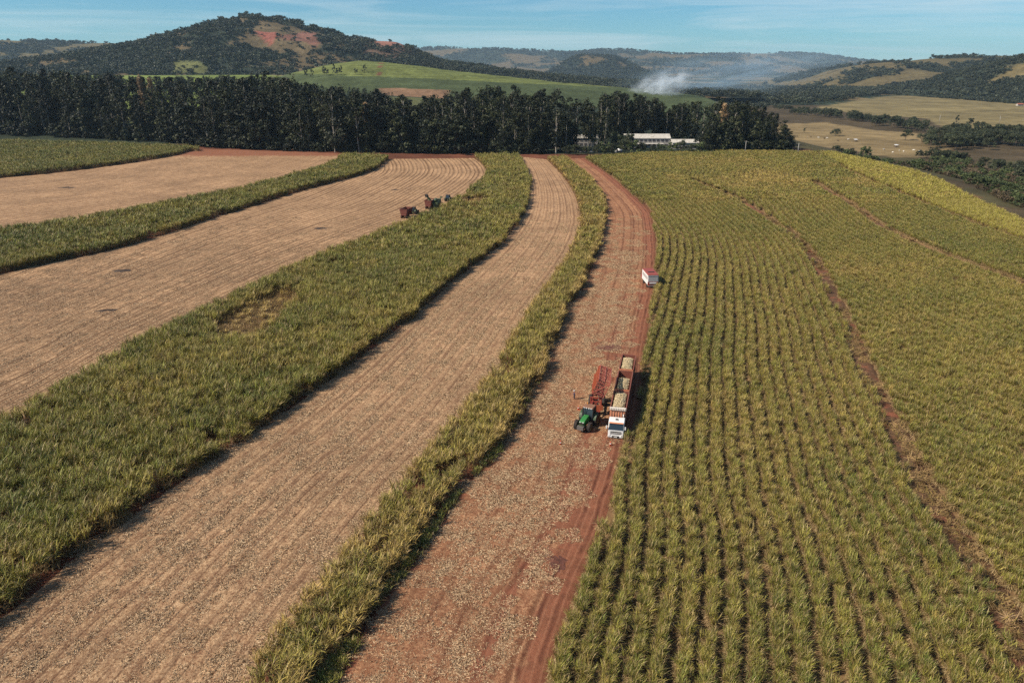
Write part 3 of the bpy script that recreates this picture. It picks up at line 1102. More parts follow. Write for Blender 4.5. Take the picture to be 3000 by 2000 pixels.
def cane_clump(seed, height, n_top, n_dry, spread, stalks, leaf, wide, lean=0.0, oblong=1.0, dull=1.0, low_dry_shade=1.0):
    """One stool of cane: stalks, arching green blades from the upper part, dry blades hanging below."""
    rng = np.random.RandomState(seed)
    v, tri, quad, dry, vary = [], [], [], [], []

    def blade(base, az, el, L, w, droop, d):
        nseg = 4
        p = np.array(base, float)
        e = el
        start = len(v)
        side = np.array([-math.sin(az), math.cos(az), 0])
        for i in range(nseg + 1):
            t = i / nseg
            ww = w * (1.0 if i == 0 else (1 - t) ** 0.55) * 0.5
            tw = rng.uniform(-0.25, 0.25)
            sv = side * math.cos(tw) + np.array([0, 0, math.sin(tw)])
            if i < nseg:
                v.append(p + sv * ww)
                v.append(p - sv * ww)
            else:
                v.append(p)
            step = L / nseg
            p = p + step * np.array([math.cos(az) * math.cos(e), math.sin(az) * math.cos(e), math.sin(e)])
            e -= droop * (0.35 + 1.3 * t)
        for i in range(nseg - 1):
            a = start + 2 * i
            quad.append((a, a + 1, a + 3, a + 2))
        a = start + 2 * (nseg - 1)
        tri.append((a, a + 1, a + 2))
        k = 2 * nseg + 1
        rv = rng.rand() * dull * (low_dry_shade if d > 0.7 and el < 0.96 and base[2] < height * 0.45 else 1.0)  # low dry blades: browner, and darkened to put the clump's inner shade into colour
        dry.extend([d] * k)
        vary.extend([rv] * k)

    heads = []
    for s in range(stalks):
        az = rng.uniform(0, 6.283)
        r = spread * math.sqrt(rng.rand())
        bx, by = r * math.cos(az) * oblong, r * math.sin(az)
        hh = height * rng.uniform(0.50, 0.68)
        tx, ty = bx * 1.25 + rng.normal(0, 0.12) + lean, by * 1.25 + rng.normal(0, 0.12)
        heads.append((tx, ty, hh, bx, by))
        # stalk as a thin triangular tube
        st = len(v)
        for (x, y, z) in ((bx, by, 0), (tx, ty, hh)):
            for k in range(3):
                t = k * 2.094
                v.append(np.array([x + 0.022 * math.cos(t), y + 0.022 * math.sin(t), z]))
        for k in range(3):
            quad.append((st + k, st + (k + 1) % 3, st + 3 + (k + 1) % 3, st + 3 + k))
        dry.extend([0.75] * 6)
        vary.extend([rng.rand() * 0.5] * 6)
    for i in range(n_top):
        tx, ty, hh, bx, by = heads[i % stalks]
        z = hh * rng.uniform(0.78, 1.05)
        blade((tx, ty, z), rng.uniform(0, 6.283), rng.uniform(0.75, 1.45), leaf * rng.uniform(0.7, 1.15), wide * rng.uniform(0.7, 1.2), rng.uniform(0.10, 0.52), rng.uniform(0.75, 1.0) if rng.rand() < 0.16 else rng.uniform(0, 0.3))
    for i in range(n_dry):
        tx, ty, hh, bx, by = heads[rng.randint(stalks)]
        f = rng.uniform(0.12, 0.75)
        blade((bx + (tx - bx) * f, by + (ty - by) * f, hh * f), rng.uniform(0, 6.283), rng.uniform(-0.4, 0.95), leaf * rng.uniform(0.55, 1.0), wide * rng.uniform(0.7, 1.1), rng.uniform(0.3, 0.8), rng.uniform(0.75, 1.0))
    me = mesh_np('cane_clump', np.array(v), [np.array(quad), np.array(tri)], [M['cane_leaf']])
    vattr(me, 'dry', dry)
    vattr(me, 'vary', vary)
    return bpy.data.objects.new('cane_clump', me)


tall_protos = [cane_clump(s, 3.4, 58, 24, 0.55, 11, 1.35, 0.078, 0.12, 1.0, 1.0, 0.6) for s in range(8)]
low_protos = [cane_clump(100 + s, 1.6 * (0.78 + 0.06 * s), 54, 112, 0.36, 12, 0.98, 0.048, 0.03, 1.0) for s in range(8)]
wide_protos = [cane_clump(200 + s, 3.4, 64, 20, 0.9, 13, 1.5, 0.13, 0.1) for s in range(5)]
lowwide_protos = [cane_clump(300 + s, 1.8, 60, 44, 0.5, 12, 1.2, 0.105, 0.05) for s in range(5)]
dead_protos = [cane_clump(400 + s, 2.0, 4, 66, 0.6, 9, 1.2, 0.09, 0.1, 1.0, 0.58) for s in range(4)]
weed_protos = [cane_clump(500 + s, 0.9, 40, 10, 0.5, 12, 0.8, 0.06, 0.0) for s in range(4)]
CANE = tall_protos + low_protos + wide_protos + lowwide_protos + dead_protos + weed_protos
I_TALL, I_LOW, I_WIDE, I_LOWW, I_DEAD, I_WEED = 0, 8, 16, 21, 26, 30


def fill(poly, step, rng, pad=0):
    lo, hi = poly.min(0), poly.max(0)
    a, b_ = np.meshgrid(np.arange(lo[0], hi[0], step), np.arange(lo[1], hi[1], step))
    x = a.ravel() + rng.uniform(-0.5, 0.5, a.size) * step
    y = b_.ravel() + rng.uniform(-0.5, 0.5, a.size) * step
    k = inside(poly, x, y)
    x, y = x[k], y[k]
    vx, vy = to_view(x, y, np.full(len(x), 2.0))
    k = (vx > -110) & (vx < 2470) & (vy < 1700) & (y > 30)
    return x[k], y[k]


def spots(x, y, lst):
    t = np.zeros(len(x))
    for vx, vy, r, a in lst:
        p = G(vx, vy)
        d = np.hypot(x - p[0], (y - p[1]) * 0.55) + 0.5 * r * (fbm(x, y, r * 0.6, 3, 9) - 0.5)
        t = np.maximum(t, a * sstep(r, r * 0.35, d))
    return t


def plant(name, label, x, y, tint, hs, pick, rng, lean=0.10):
    n = len(x)
    rot = np.stack([rng.normal(0, lean, n), rng.normal(0, lean, n), rng.uniform(0, 6.283, n)], 1)
    pos = np.stack([x, y, np.zeros(n)], 1)
    wdt = rng.uniform(0.75, 1.25, n)
    scl = np.stack([wdt, wdt, hs], 1)
    o = scatter(name, pos, rot, scl, pick, np.clip(tint, 0, 2), CANE)
    tag(o, label, 'sugarcane', kind='stuff')
    print(name, n)


def tall_block(name, label, far, near, base_tint, seed, patches=(), edge_dry=0.25, hmul=1.0):
    rng = np.random.RandomState(seed)
    poly = np.vstack([far, near[::-1]])
    xs, ys, pk = [], [], []
    x, y = fill(poly, 0.98, rng)
    k = y < 230
    xs.append(x[k]); ys.append(y[k]); pk.append(rng.randint(0, 8, k.sum()) + I_TALL)
    x, y = fill(poly, 1.6, rng)
    k = y >= 230
    xs.append(x[k]); ys.append(y[k]); pk.append(rng.randint(0, 5, k.sum()) + I_WIDE)
    s_ = np.r_[0, np.cumsum(np.linalg.norm(np.diff(near, axis=0), axis=1))]
    u_ = np.arange(0, s_[-1], 0.55)
    for off in (0.1, 0.75):
        ex_ = np.interp(u_, s_, near[:, 0]) + rng.normal(0, 0.14, len(u_))
        ey_ = np.interp(u_, s_, near[:, 1]) + rng.normal(0, 0.14, len(u_))
        fx_ = np.interp(u_ / s_[-1], np.linspace(0, 1, len(far)), far[:, 0]) - ex_
        fy_ = np.interp(u_ / s_[-1], np.linspace(0, 1, len(far)), far[:, 1]) - ey_
        fl_ = np.hypot(fx_, fy_) + 1e-6
        off = off + 1.8 * (fbm(ex_, ey_, 7, 3, seed + 60) - 0.5) - 0.1
        ex_, ey_ = ex_ + fx_ / fl_ * off, ey_ + fy_ / fl_ * off
        vx_, vy_ = to_view(ex_, ey_, np.full(len(ex_), 2.0))
        k = (vx_ > -110) & (vx_ < 2470) & (vy_ < 1700) & (ey_ > 30)
        xs.append(ex_[k]); ys.append(ey_[k]); pk.append(rng.randint(0, 8, k.sum()) + I_TALL)
    x, y, pk = np.concatenate(xs), np.concatenate(ys), np.concatenate(pk)
    dn, _, _, _ = line_dist(near, x, y)
    dfar, _, _, _ = line_dist(far, x, y)
    t = base_tint + 0.5 * (fbm(x, y, 16, 4, seed) - 0.5) + 0.3 * (fbm(x, y, 5, 2, seed + 5) - 0.5) + rng.normal(0, 0.07, len(x))
    sp_ = spots(x, y, patches)
    t = t + sp_
    e = sstep(1.4, 0.2, np.minimum(dn, dfar))
    t = np.minimum(t + edge_dry * e, 1.0)
    h = hmul * (1.0 + 0.35 * (fbm(x, y, 9, 3, seed + 3) - 0.5) + rng.normal(0, 0.13, len(x))) * (1 - 0.10 * e)
    h = h * (1 - 0.45 * np.clip(sp_ * 1.6, 0, 1))
    lodge = (sp_ > 0.2) & (rng.rand(len(x)) < 0.93)
    pk = np.where(lodge, I_DEAD + rng.randint(0, 4, len(x)), pk)
    skirt = (dn < 0.9) & (rng.rand(len(x)) < 0.18)
    pk = np.where(skirt, I_DEAD + rng.randint(0, 4, len(x)), pk)
    thin = (fbm(x, y, 7, 3, seed + 8) < (0.40 if seed == 4 else 0.31)) & (rng.rand(len(x)) < 0.6) | (rng.rand(len(x)) < 0.07)
    thin &= dn > 2.0
    thin |= (dn < 1.3) & (dn < 1.9 * fbm(x, y, 6, 3, seed + 61) - 0.4)
    plant(name, label, x[~thin], y[~thin], t[~thin], h[~thin], pk[~thin], rng)


tall_block('sugarcane_block', 'dense green cane block at the far left against the grove', TL_far, TL_near, 0.44, 1, (), 0.15, 1.05)
tall_block('sugarcane_block', 'long narrow green cane strip on the far left', C1_far, C1_near, 0.48, 2, (), 0.12, 1.05)
tall_block('sugarcane_block', 'wide tall cane strip sweeping from the lower left', C2_far, C2_near, 0.58, 3,
           ((575, 745, 9, 0.8), (640, 700, 7, 0.55), (545, 770, 5, 0.7), (1090, 468, 8, 0.5), (480, 770, 3, -0.4), (1060, 455, 6, 0.4), (80, 890 + 200, 12, -0.12)), 0.12)
tall_block('sugarcane_block', 'thin yellowing cane strip left of the dirt track', C3_far, C3_near, 0.74, 4, (), 0.35, 0.92)

# dry collapsed cane along the track side of the thin strip
rng = np.random.RandomState(41)
band = np.vstack([C3_near + (C3_far - C3_near) * 0.10, (C3_near + (ROAD_L - C3_near) * 0.5)[::-1]])
x, y = fill(band, 0.9, rng)
k = (fbm(x, y, 8, 3, 4) > 0.42) & (y > 100)
x, y = x[k], y[k]
plant('dry_cane_fringe', 'brown collapsed cane along the track side of the thin strip', x, y, np.full(len(x), 0.9), rng.uniform(0.6, 1.05, len(x)), I_DEAD + rng.randint(0, 4, len(x)), rng, 0.3)
# weeds in the ditch
band = np.vstack([C3_near, ROAD_L[::-1]])
x, y = fill(band, 0.62, rng)
k = (fbm(x, y, 6, 3, 14) > 0.42) & (y < 130)
x, y = x[k], y[k]
plant('weeds', 'low green weeds in the ditch beside the thin cane strip', x, y, 0.25 + 0.5 * fbm(x, y, 4, 2, 3), rng.uniform(0.5, 1.1, len(x)), I_WEED + rng.randint(0, 4, len(x)), rng, 0.15)


def row_block(name, label, poly, rows, row, tint0, seed, gap_line=None, gap=1.3, hmul=1.0, patches=(), near_step=0.27, along=None, row_fade=0.0):
    """Cane planted in rows that follow a terrace line."""
    rng = np.random.RandomState(seed)
    out_x, out_y, out_p = [], [], []
    for st, lo, hi, p0, pn in ((0.0, 0, 330, I_LOW, 8), (1.0, 330, 5000, I_LOWW, 5)):
        x, y = fill(poly, math.sqrt(near_step * row) if st == 0 else math.sqrt(0.62 * row), rng)
        k = (y >= lo) & (y < hi)
        x, y = x[k], y[k]
        d, s, gx_, gy_ = line_dist(rows, x, y)
        off = d - (np.round(d / row - 0.5) + 0.5) * row
        off = off * (1 - row_fade)
        jit = rng.normal(0, 1, len(x)) * (0.25 - 0.08 * sstep(150, 260, y)) + 0.10 * (fbm(x, y, 7, 2, seed + 70) - 0.5)
        x = x - (off + jit) * gx_
        y = y - (off + jit) * gy_
        k = inside(poly, x, y)
        out_x.append(x[k]); out_y.append(y[k]); out_p.append(p0 + rng.randint(0, pn, k.sum()))
    x, y, pk = np.concatenate(out_x), np.concatenate(out_y), np.concatenate(out_p)
    keep = np.ones(len(x), bool)
    for gl, gw in gap_line or []:
        d, _, _, _ = line_dist(gl, x, y)
        keep &= d > gw * (0.55 + 0.9 * fbm(x, y, 6, 3, seed + 2))
    keep &= ~((fbm(x, y, 2.6, 2, seed + 30) < 0.17))
    x, y, pk = x[keep], y[keep], pk[keep]
    t = tint0 + 0.42 * (fbm(x, y, 30, 4, seed) - 0.5) + 0.25 * (fbm(x, y, 6, 2, seed + 6) - 0.5) + rng.normal(0, 0.11, len(x)) + spots(x, y, patches)
    h = hmul * (1 + 0.25 * (fbm(x, y, 12, 3, seed + 4) - 0.5) + rng.normal(0, 0.13, len(x)))
    plant(name, label, x, y, t, h, pk, rng, 0.12)


ROW = 2.3
top_edge = GP([(1343, 362), (1500, 354), (1700, 350), (1890, 352)])
rf1 = np.vstack([ROAD_R, top_edge[1:3], GP([(1750, 375), (1600, 392), (1575, 406)]), T1[::-1]])
rf2 = np.vstack([T1, GP([(1575, 406), (1600, 392), (1750, 375), (1700, 350), (1890, 352), (1935, 378), (1890, 390), (1862, 408)]), T2[::-1], ])
rf3 = np.vstack([T2, GP([(1862, 408), (1890, 390), (1935, 378), (1890, 358)]), B_LINE[::-1]])
rf4 = np.vstack([B_LINE, GP([(1890, 352)]), OUTER[::-1]])
row_block('sugarcane_block', 'low cane field in straight rows beside the truck', rf1, T1_ROWS, ROW, 0.64, 11, [(T1, 1.6)], hmul=1.0,
          patches=((1480, 1500, 12, -0.22), (1600, 1500, 12, -0.12), (1540, 620, 9, -0.1)))
row_block('sugarcane_block', 'low cane field between the two terrace gullies on the right', rf2, T2_ROWS, ROW, 0.63, 12, [(T1, 1.6), (T2, 1.8)],
          patches=((1760, 415, 26, 0.34), (1690, 425, 16, 0.22), (2100, 900, 14, -0.08)))
row_block('sugarcane_block', 'cane field with curved rows beyond the upper terrace gully', rf3, T2_ROWS, ROW, 0.60, 13, [(T2, 1.8), (B_LINE, 1.6)], patches=((1990, 425, 14, 0.2),))
row_block('sugarcane_block', 'bright yellow-green cane block at the edge of the valley', rf4, B_LINE, ROW, 1.30, 14, [(B_LINE, 1.3)], hmul=1.25, row_fade=0.7)

# brown dry grass in the terrace gullies
rng = np.random.RandomState(51)
for ln, nm in ((T1, 'dry brown grass in the lower terrace gully'), (T2, 'dry brown grass in the upper terrace gully'), (B_LINE, 'dry grass line below the yellow-green cane block')):
    xs, ys = [], []
    seg = np.linalg.norm(np.diff(ln, axis=0), axis=1)
    s = np.r_[0, np.cumsum(seg)]
    u = np.arange(0, s[-1], 0.45)
    x = np.interp(u, s, ln[:, 0]) + rng.normal(0, 0.8, len(u))
    y = np.interp(u, s, ln[:, 1]) + rng.normal(0, 0.8, len(u))
    vx, vy = to_view(x, y, np.zeros(len(x)))
    k = (vx < 2450) & (vy < 1680) & (fbm(x, y, 9, 3, 6) > (0.45 if ln is not B_LINE else 0.3))
    x, y = x[k], y[k]
    plant('gully_grass', nm, x, y, np.full(len(x), 0.9), rng.uniform(0.15, 0.5, len(x)), I_DEAD + rng.randint(0, 4, len(x)), rng, 0.3)

# ================================================================ trees
def leaf_mat(name, cols, spread=0.35, trans=0.12):
    m, nt, b, out = new_mat(name)
    r = nt.nodes.new('ShaderNodeObjectInfo').outputs['Random']
    v = attr(nt, 'vary')
    c = ramp(nt, v, [(i / (len(cols) - 1), c_) for i, c_ in enumerate(cols)])
    c = mixc(nt, 1.0, c, ramp(nt, r, [(0.0, 1 - spread), (1.0, 1 + spread)]), 'MULTIPLY')
    nt.links.new(c, b.inputs['Base Color'])
    b.inputs['Roughness'].default_value = 0.6
    b.inputs['Specular IOR Level'].default_value = 0.25
    tr = nt.nodes.new('ShaderNodeBsdfTranslucent')
    nt.links.new(c, tr.inputs['Color'])
    mx = nt.nodes.new('ShaderNodeMixShader')
    mx.inputs[0].default_value = trans
    nt.links.new(b.outputs[0], mx.inputs[1])
    nt.links.new(tr.outputs[0], mx.inputs[2])
    nt.links.new(mx.outputs[0], out.inputs['Surface'])
    return m


M['euc_leaf'] = leaf_mat('euc_leaf', [(0.006, 0.009, 0.004), (0.018, 0.023, 0.008), (0.046, 0.050, 0.018)], 0.5, 0.05)
M['river_leaf'] = leaf_mat('river_leaf', [(0.020, 0.026, 0.014), (0.042, 0.052, 0.024), (0.080, 0.085, 0.040)])
M['bush_leaf'] = leaf_mat('bush_leaf', [(0.030, 0.042, 0.016), (0.065, 0.085, 0.028), (0.11, 0.125, 0.045)])
M['scrub_leaf'] = leaf_mat('scrub_leaf', [(0.05, 0.038, 0.022), (0.10, 0.075, 0.042), (0.17, 0.125, 0.07)])
M['bloom_leaf'] = leaf_mat('bloom_leaf', [(0.10, 0.06, 0.03), (0.30, 0.19, 0.09), (0.52, 0.36, 0.20)])
M['far_leaf'] = leaf_mat('far_leaf', [(0.018, 0.024, 0.014), (0.036, 0.044, 0.024), (0.062, 0.066, 0.036)], 0.45, 0.0)


def bark(name, a, b_):
    m, nt, b, out = new_mat(name)
    tc = nt.nodes.new('ShaderNodeTexCoord').outputs['Object']
    mp = nt.nodes.new('ShaderNodeMapping')
    mp.inputs['Scale'].default_value = (1, 1, 0.15)
    nt.links.new(tc, mp.inputs['Vector'])
    n1 = noise(nt, 3.0, 4, 0.6, mp.outputs[0])
    nt.links.new(mixc(nt, n1, a, b_), b.inputs['Base Color'])
    b.inputs['Roughness'].default_value = 0.85
    bump(nt, b, n1, 0.5, 0.1)
    return m


M['euc_bark'] = bark('euc_bark', (0.16, 0.13, 0.10), (0.42, 0.38, 0.32))
M['dark_bark'] = bark('dark_bark', (0.05, 0.035, 0.025), (0.16, 0.12, 0.09))


def leaf_cloud(rng, cen, rad3, per, size, flat=0.0):
    cen, rad3 = np.asarray(cen, float), np.asarray(rad3, float)
    n = len(cen) * per
    ci = np.repeat(np.arange(len(cen)), per)
    d = rng.normal(size=(n, 3))
    d /= np.linalg.norm(d, axis=1)[:, None]
    r = rng.rand(n) ** 0.45
    p = cen[ci] + d * rad3[ci] * r[:, None]
    nrm = d + rng.normal(size=(n, 3)) * 0.7
    nrm[:, 2] += flat
    nrm /= np.linalg.norm(nrm, axis=1)[:, None]
    t = np.cross(nrm, rng.normal(size=(n, 3)))
    t /= np.linalg.norm(t, axis=1)[:, None]
    bt = np.cross(nrm, t)
    s = size * rng.uniform(0.55, 1.25, n)[:, None]
    a = s * rng.uniform(0.45, 0.8, n)[:, None]
    v = np.stack([p - t * s, p - bt * a, p + t * s, p + bt * a], 1).reshape(-1, 3)
    f = np.arange(4 * n).reshape(n, 4)
    vary = np.clip(0.5 + 0.28 * rng.normal(size=len(cen))[ci] + 0.18 * rng.normal(size=n), 0, 1)
    return v, f, np.repeat(vary, 4)


def crown_mesh(name, rng, cen, rad3, per, size, mat, flat=0.0):
    v, f, vary = leaf_cloud(rng, cen, rad3, per, size, flat)
    me = mesh_np(name, v, [f], [mat])
    vattr(me, 'vary', vary)
    return me


def trunk_mesh(rng, h, r, limbs, mat, bend=0.3):
    mb = MB()
    p = Vector((0, 0, -0.3))
    n = 5
    pts = [p.copy()]
    for i in range(n):
        p = p + Vector((rng.normal(0, bend), rng.normal(0, bend), h / n))
        pts.append(p.copy())
    for i in range(n):
        mb.cyl(pts[i], pts[i + 1], r * (1 - 0.75 * i / n), r * (1 - 0.75 * (i + 1) / n), 7, caps=(i == n - 1))
    for (end, f) in limbs:
        a = pts[0].lerp(pts[-1], f)
        mb.cyl(a, end, r * 0.35, r * 0.08, 5, caps=False)
    return mb.build('trunk', mat, mesh_only=True, smooth=True)


def eucalyptus(seed, H=34.0, mat='euc_leaf', lo=0.34, wide=4.6):
    rng = np.random.RandomState(seed)
    cen, rr, limbs = [], [], []
    nb = rng.randint(18, 30)
    for i in range(nb):
        f = lo + (1 - lo) * (i + rng.rand()) / nb
        env = wide * (0.35 + 0.9 * math.sin(math.pi * min(1, (f - lo) / (1 - lo) * 0.85 + 0.12)))
        az = rng.uniform(0, 6.283)
        r = env * rng.uniform(0.1, 0.9)
        c = (r * math.cos(az), r * math.sin(az), H * f)
        cen.append(c)
        s = rng.uniform(1.2, 3.4) * (1.15 - 0.35 * f)
        rr.append((s * 1.15, s * 1.15, s * rng.uniform(0.8, 1.3)))
        limbs.append(((c[0], c[1], c[2] - 0.4), max(0.25, f - 0.10 - 0.05 * rng.rand())))
    cm = crown_mesh('crown', rng, cen, rr, 74, 0.58, M[mat])
    tm = trunk_mesh(rng, H * 0.93, 0.36, limbs[::2], M['euc_bark'], 0.22)
    return cm, tm, H


def round_tree(seed, H=9.0, W=5.0, mat='river_leaf', lo=0.25, size=0.42, n=26, per=52, bk='dark_bark', flat=0.35):
    rng = np.random.RandomState(seed)
    cen, rr, limbs = [], [], []
    for i in range(n):
        az = rng.uniform(0, 6.283)
        e = rng.uniform(-0.15, 1.0)
        k = rng.uniform(0.45, 0.95)
        c = (W * k * math.cos(az) * math.cos(e * 1.3), W * k * math.sin(az) * math.cos(e * 1.3), H * (lo + 0.18) + (H * (0.80 - lo)) * max(-0.2, math.sin(e * 1.5)) * k)
        cen.append(c)
        s = rng.uniform(0.17, 0.34) * W
        rr.append((s, s, s * 0.72))
        limbs.append((c, rng.uniform(0.45, 0.9)))
    cm = crown_mesh('crown', rng, cen, rr, per, size, M[mat], flat)
    tm = trunk_mesh(rng, H * 0.5, 0.05 * H * 0.5, limbs[::3], M[bk], 0.15)
    return cm, tm, H


def put_tree(name, proto, x, y, h, rz, label, group=None, w=None, cat='tree', z=None):
    cm, tm, H = proto
    zz = float(ground_z(x, y)) if z is None else z
    o = empty(name, (x, y, zz), rz)
    s = h / H
    w = w or s
    o.scale = (w, w, s)
    link('trunk', tm, o)
    link('crown', cm, o)
    tag(o, label, cat, group)
    return o


rng = np.random.RandomState(900)
EUC = [eucalyptus(900 + i, 34.0, 'euc_leaf', 0.06 + 0.30 * (i / 9.0) ** 1.5, rng.uniform(4.6, 8.0)) for i in range(10)]
EUC_BLOOM = [eucalyptus(950 + i, 34.0, 'bloom_leaf', 0.55, 3.2) for i in range(2)]

# skyline of the grove (points of the photograph) and its front line on the ground
SKY_X = [-200, 0, 80, 130, 200, 260, 330, 420, 500, 540, 590, 640, 680, 730, 760, 830, 870, 900, 950, 1000, 1050, 1150, 1250, 1330, 1400, 1440, 1470, 1500, 1530, 1560, 1620, 1700, 1760, 1800, 1822, 1840]
SKY_Y = [150, 150, 148, 168, 170, 168, 180, 180, 178, 160, 155, 172, 195, 192, 205, 212, 204, 222, 228, 222, 204, 204, 212, 222, 214, 210, 212, 222, 240, 236, 226, 234, 246, 262, 288, 310]
FRONT = GP([(-230, 312), (0, 317), (200, 322), (400, 329), (470, 339), (620, 346), (760, 350.5), (900, 352.5), (1090, 354), (1250, 355), (1345, 353), (1420, 345), (1480, 338), (1560, 338), (1620, 345), (1700, 347), (1760, 348), (1815, 348), (1830, 348)])
FRONT = smooth_line(FRONT, 240)
fs = np.r_[0, np.cumsum(np.linalg.norm(np.diff(FRONT, axis=0), axis=1))]


def grove_spot(u, depth):
    i = np.interp(u, fs, np.arange(len(fs)))
    k = int(min(max(i, 1), len(FRONT) - 2))
    p = np.array([np.interp(u, fs, FRONT[:, 0]), np.interp(u, fs, FRONT[:, 1])])
    t = FRONT[k + 1] - FRONT[k - 1]
    t = t / np.linalg.norm(t)
    nrm = np.array([-t[1], t[0]])
    if nrm[1] < 0:
        nrm = -nrm
    return p + nrm * depth


def grove_height(x, y):
    z = float(ground_z(x, y))
    vx, _ = to_view(np.array(x), np.array(y), np.array(z + 25))
    sky = np.interp(float(vx), SKY_X, SKY_Y)
    top = AT(float(vx), sky, y)[2]
    return top - z, float(vx)


GROVE_LABEL = 'tall dark eucalyptus in the dense grove behind the fields'
GROVE_LEFT = 'tall slim eucalyptus in the open grove behind the far left cane block'
GROVE_RIGHT = 'tall eucalyptus in the clump right of the white-roofed sheds'
count = 0
back_pts = []
keep_out = [(p[0], p[1], r) for p, r in (((88, 572), 17), ((112, 572), 17), ((130, 562), 13), ((55, 580), 12), ((30, 565), 7))]
for k_ in range(46):          # first the trees close behind the sheds
    vx_ = rng.uniform(1372, 1625)
    y_ = rng.uniform(594, 640)
    p = AT(vx_, 300, y_)
    hh, vx = grove_height(p[0], y_)
    h = min(hh, 44) * rng.uniform(0.78, 1.0)
    put_tree('eucalyptus_tree', EUC[k_ % len(EUC)], p[0], y_, h, rng.uniform(0, 6.28), 'tall eucalyptus close behind the white-roofed sheds', 'eucalyptus behind the sheds', w=max(0.8, h / 34) * rng.uniform(0.95, 1.3))
row_i = 0
for depth, step in ((7, 8.0), (20, 7.6), (36, 9.0), (54, 10.0), (74, 11.0), (95, 12.5)):
    row_i += 1
    u = rng.uniform(0, step)
    while u < fs[-1]:
        u += step * rng.uniform(0.65, 1.4)
        if u >= fs[-1]:
            break
        p = grove_spot(u, depth + rng.uniform(-6, 6))
        hh, vx = grove_height(p[0], p[1])
        if vx < -60 or vx > 1826:
            continue
        if vx < 480 and (depth > 60 or rng.rand() < 0.30):
            continue
        if any(math.hypot(p[0] - a, (p[1] - b_) * 0.7) < r for a, b_, r in keep_out):
            continue
        if 1255 < vx < 1612 and p[1] < 605 and rng.rand() < (0.97 if vx > 1385 else 0.3):
            continue
        hmax = min(max(hh, 14), 47)
        h = hmax * (rng.uniform(0.62, 1.06) if depth > 30 or rng.rand() < 0.4 else rng.uniform(0.42, 0.82))
        if count >= 250:
            back_pts.append((p[0], p[1], h))
            continue
        zone = ('behind the far left cane block' if vx < 480 else 'behind the far left harvested strip' if vx < 770 else 'behind the wide field with the harvester' if vx < 1090
                else 'behind the heads of the tall cane strips' if vx < 1300 else 'around the white-roofed sheds' if vx < 1612 else 'in the clump right of the sheds')
        rowname = 'front-row eucalyptus' if depth < 15 else ('second-row eucalyptus' if depth < 30 else 'eucalyptus deep in the grove')
        lab, grp = f'tall {rowname} {zone}', f'{rowname} {zone}'
        s = h / 34.0
        put_tree('eucalyptus_tree', EUC[rng.randint(6, 10) if vx < 480 else rng.randint(0, 9)], p[0], p[1], h, rng.uniform(0, 6.28), lab, grp, w=max(0.8, s) * rng.uniform(0.95, 1.35))
        count += 1
print('grove trees', count, 'more', len(back_pts))

BROAD = [round_tree(1100 + i, 16.0, 7.0, 'euc_leaf', 0.10, 0.55, 34, 84, flat=0.2) for i in range(6)]
for k_ in range(125):          # broad-crowned trees along the edge of the grove
    u = rng.uniform(0, fs[-1])
    p = grove_spot(u, rng.uniform(1, 42))
    hh, vx = grove_height(p[0], p[1])
    if vx < -60 or vx > 1820 or 1300 < vx < 1612:
        continue
    h = min(hh * rng.uniform(0.3, 0.86), 33)
    pr = BROAD[k_ % 6]
    zone = 'left of the dirt field heads' if vx < 770 else ('behind the tall cane strips' if vx < 1300 else 'right of the sheds')
    put_tree('broadleaf_tree', pr, p[0], p[1], h, rng.uniform(0, 6.28), 'broad round-crowned dark tree at the grove edge ' + zone, 'broad trees at the grove edge ' + zone, w=max(0.55, h / 16.0) * rng.uniform(0.8, 1.15))

# the rest of the wood behind, and the dark understorey along its foot
far_protos = []
for i in range(6):
    r_ = np.random.RandomState(1200 + i)
    c_ = [(r_.normal(0, 0.30), r_.normal(0, 0.30), 0.35 + 0.55 * r_.rand()) for _ in range(12)]
    cm = crown_mesh('far_crown', r_, c_, [(0.26, 0.26, 0.24)] * 12, 16, 0.13, M['far_leaf'], 0.2)
    far_protos.append(bpy.data.objects.new('far_crown', cm))
euc_far = [bpy.data.objects.new('far_eucalyptus', e[0]) for e in EUC]
under_protos = []
for i in range(5):
    cm, tm, H = round_tree(1300 + i, 1.0, 0.62, 'euc_leaf', 0.05, 0.075, 20, 40)
    under_protos.append(bpy.data.objects.new('under_crown', cm))


def mass(name, label, cat, pts, h, w, tint, protos, seed):
    r_ = np.random.RandomState(seed)
    n = len(pts)
    rot = np.stack([np.zeros(n), np.zeros(n), r_.uniform(0, 6.283, n)], 1)
    o = scatter(name, pts, rot, np.stack([w, w, h], 1), r_.randint(0, len(protos), n), tint, protos)
    tag(o, label, cat, kind='stuff')
    print(name, n)
    return o


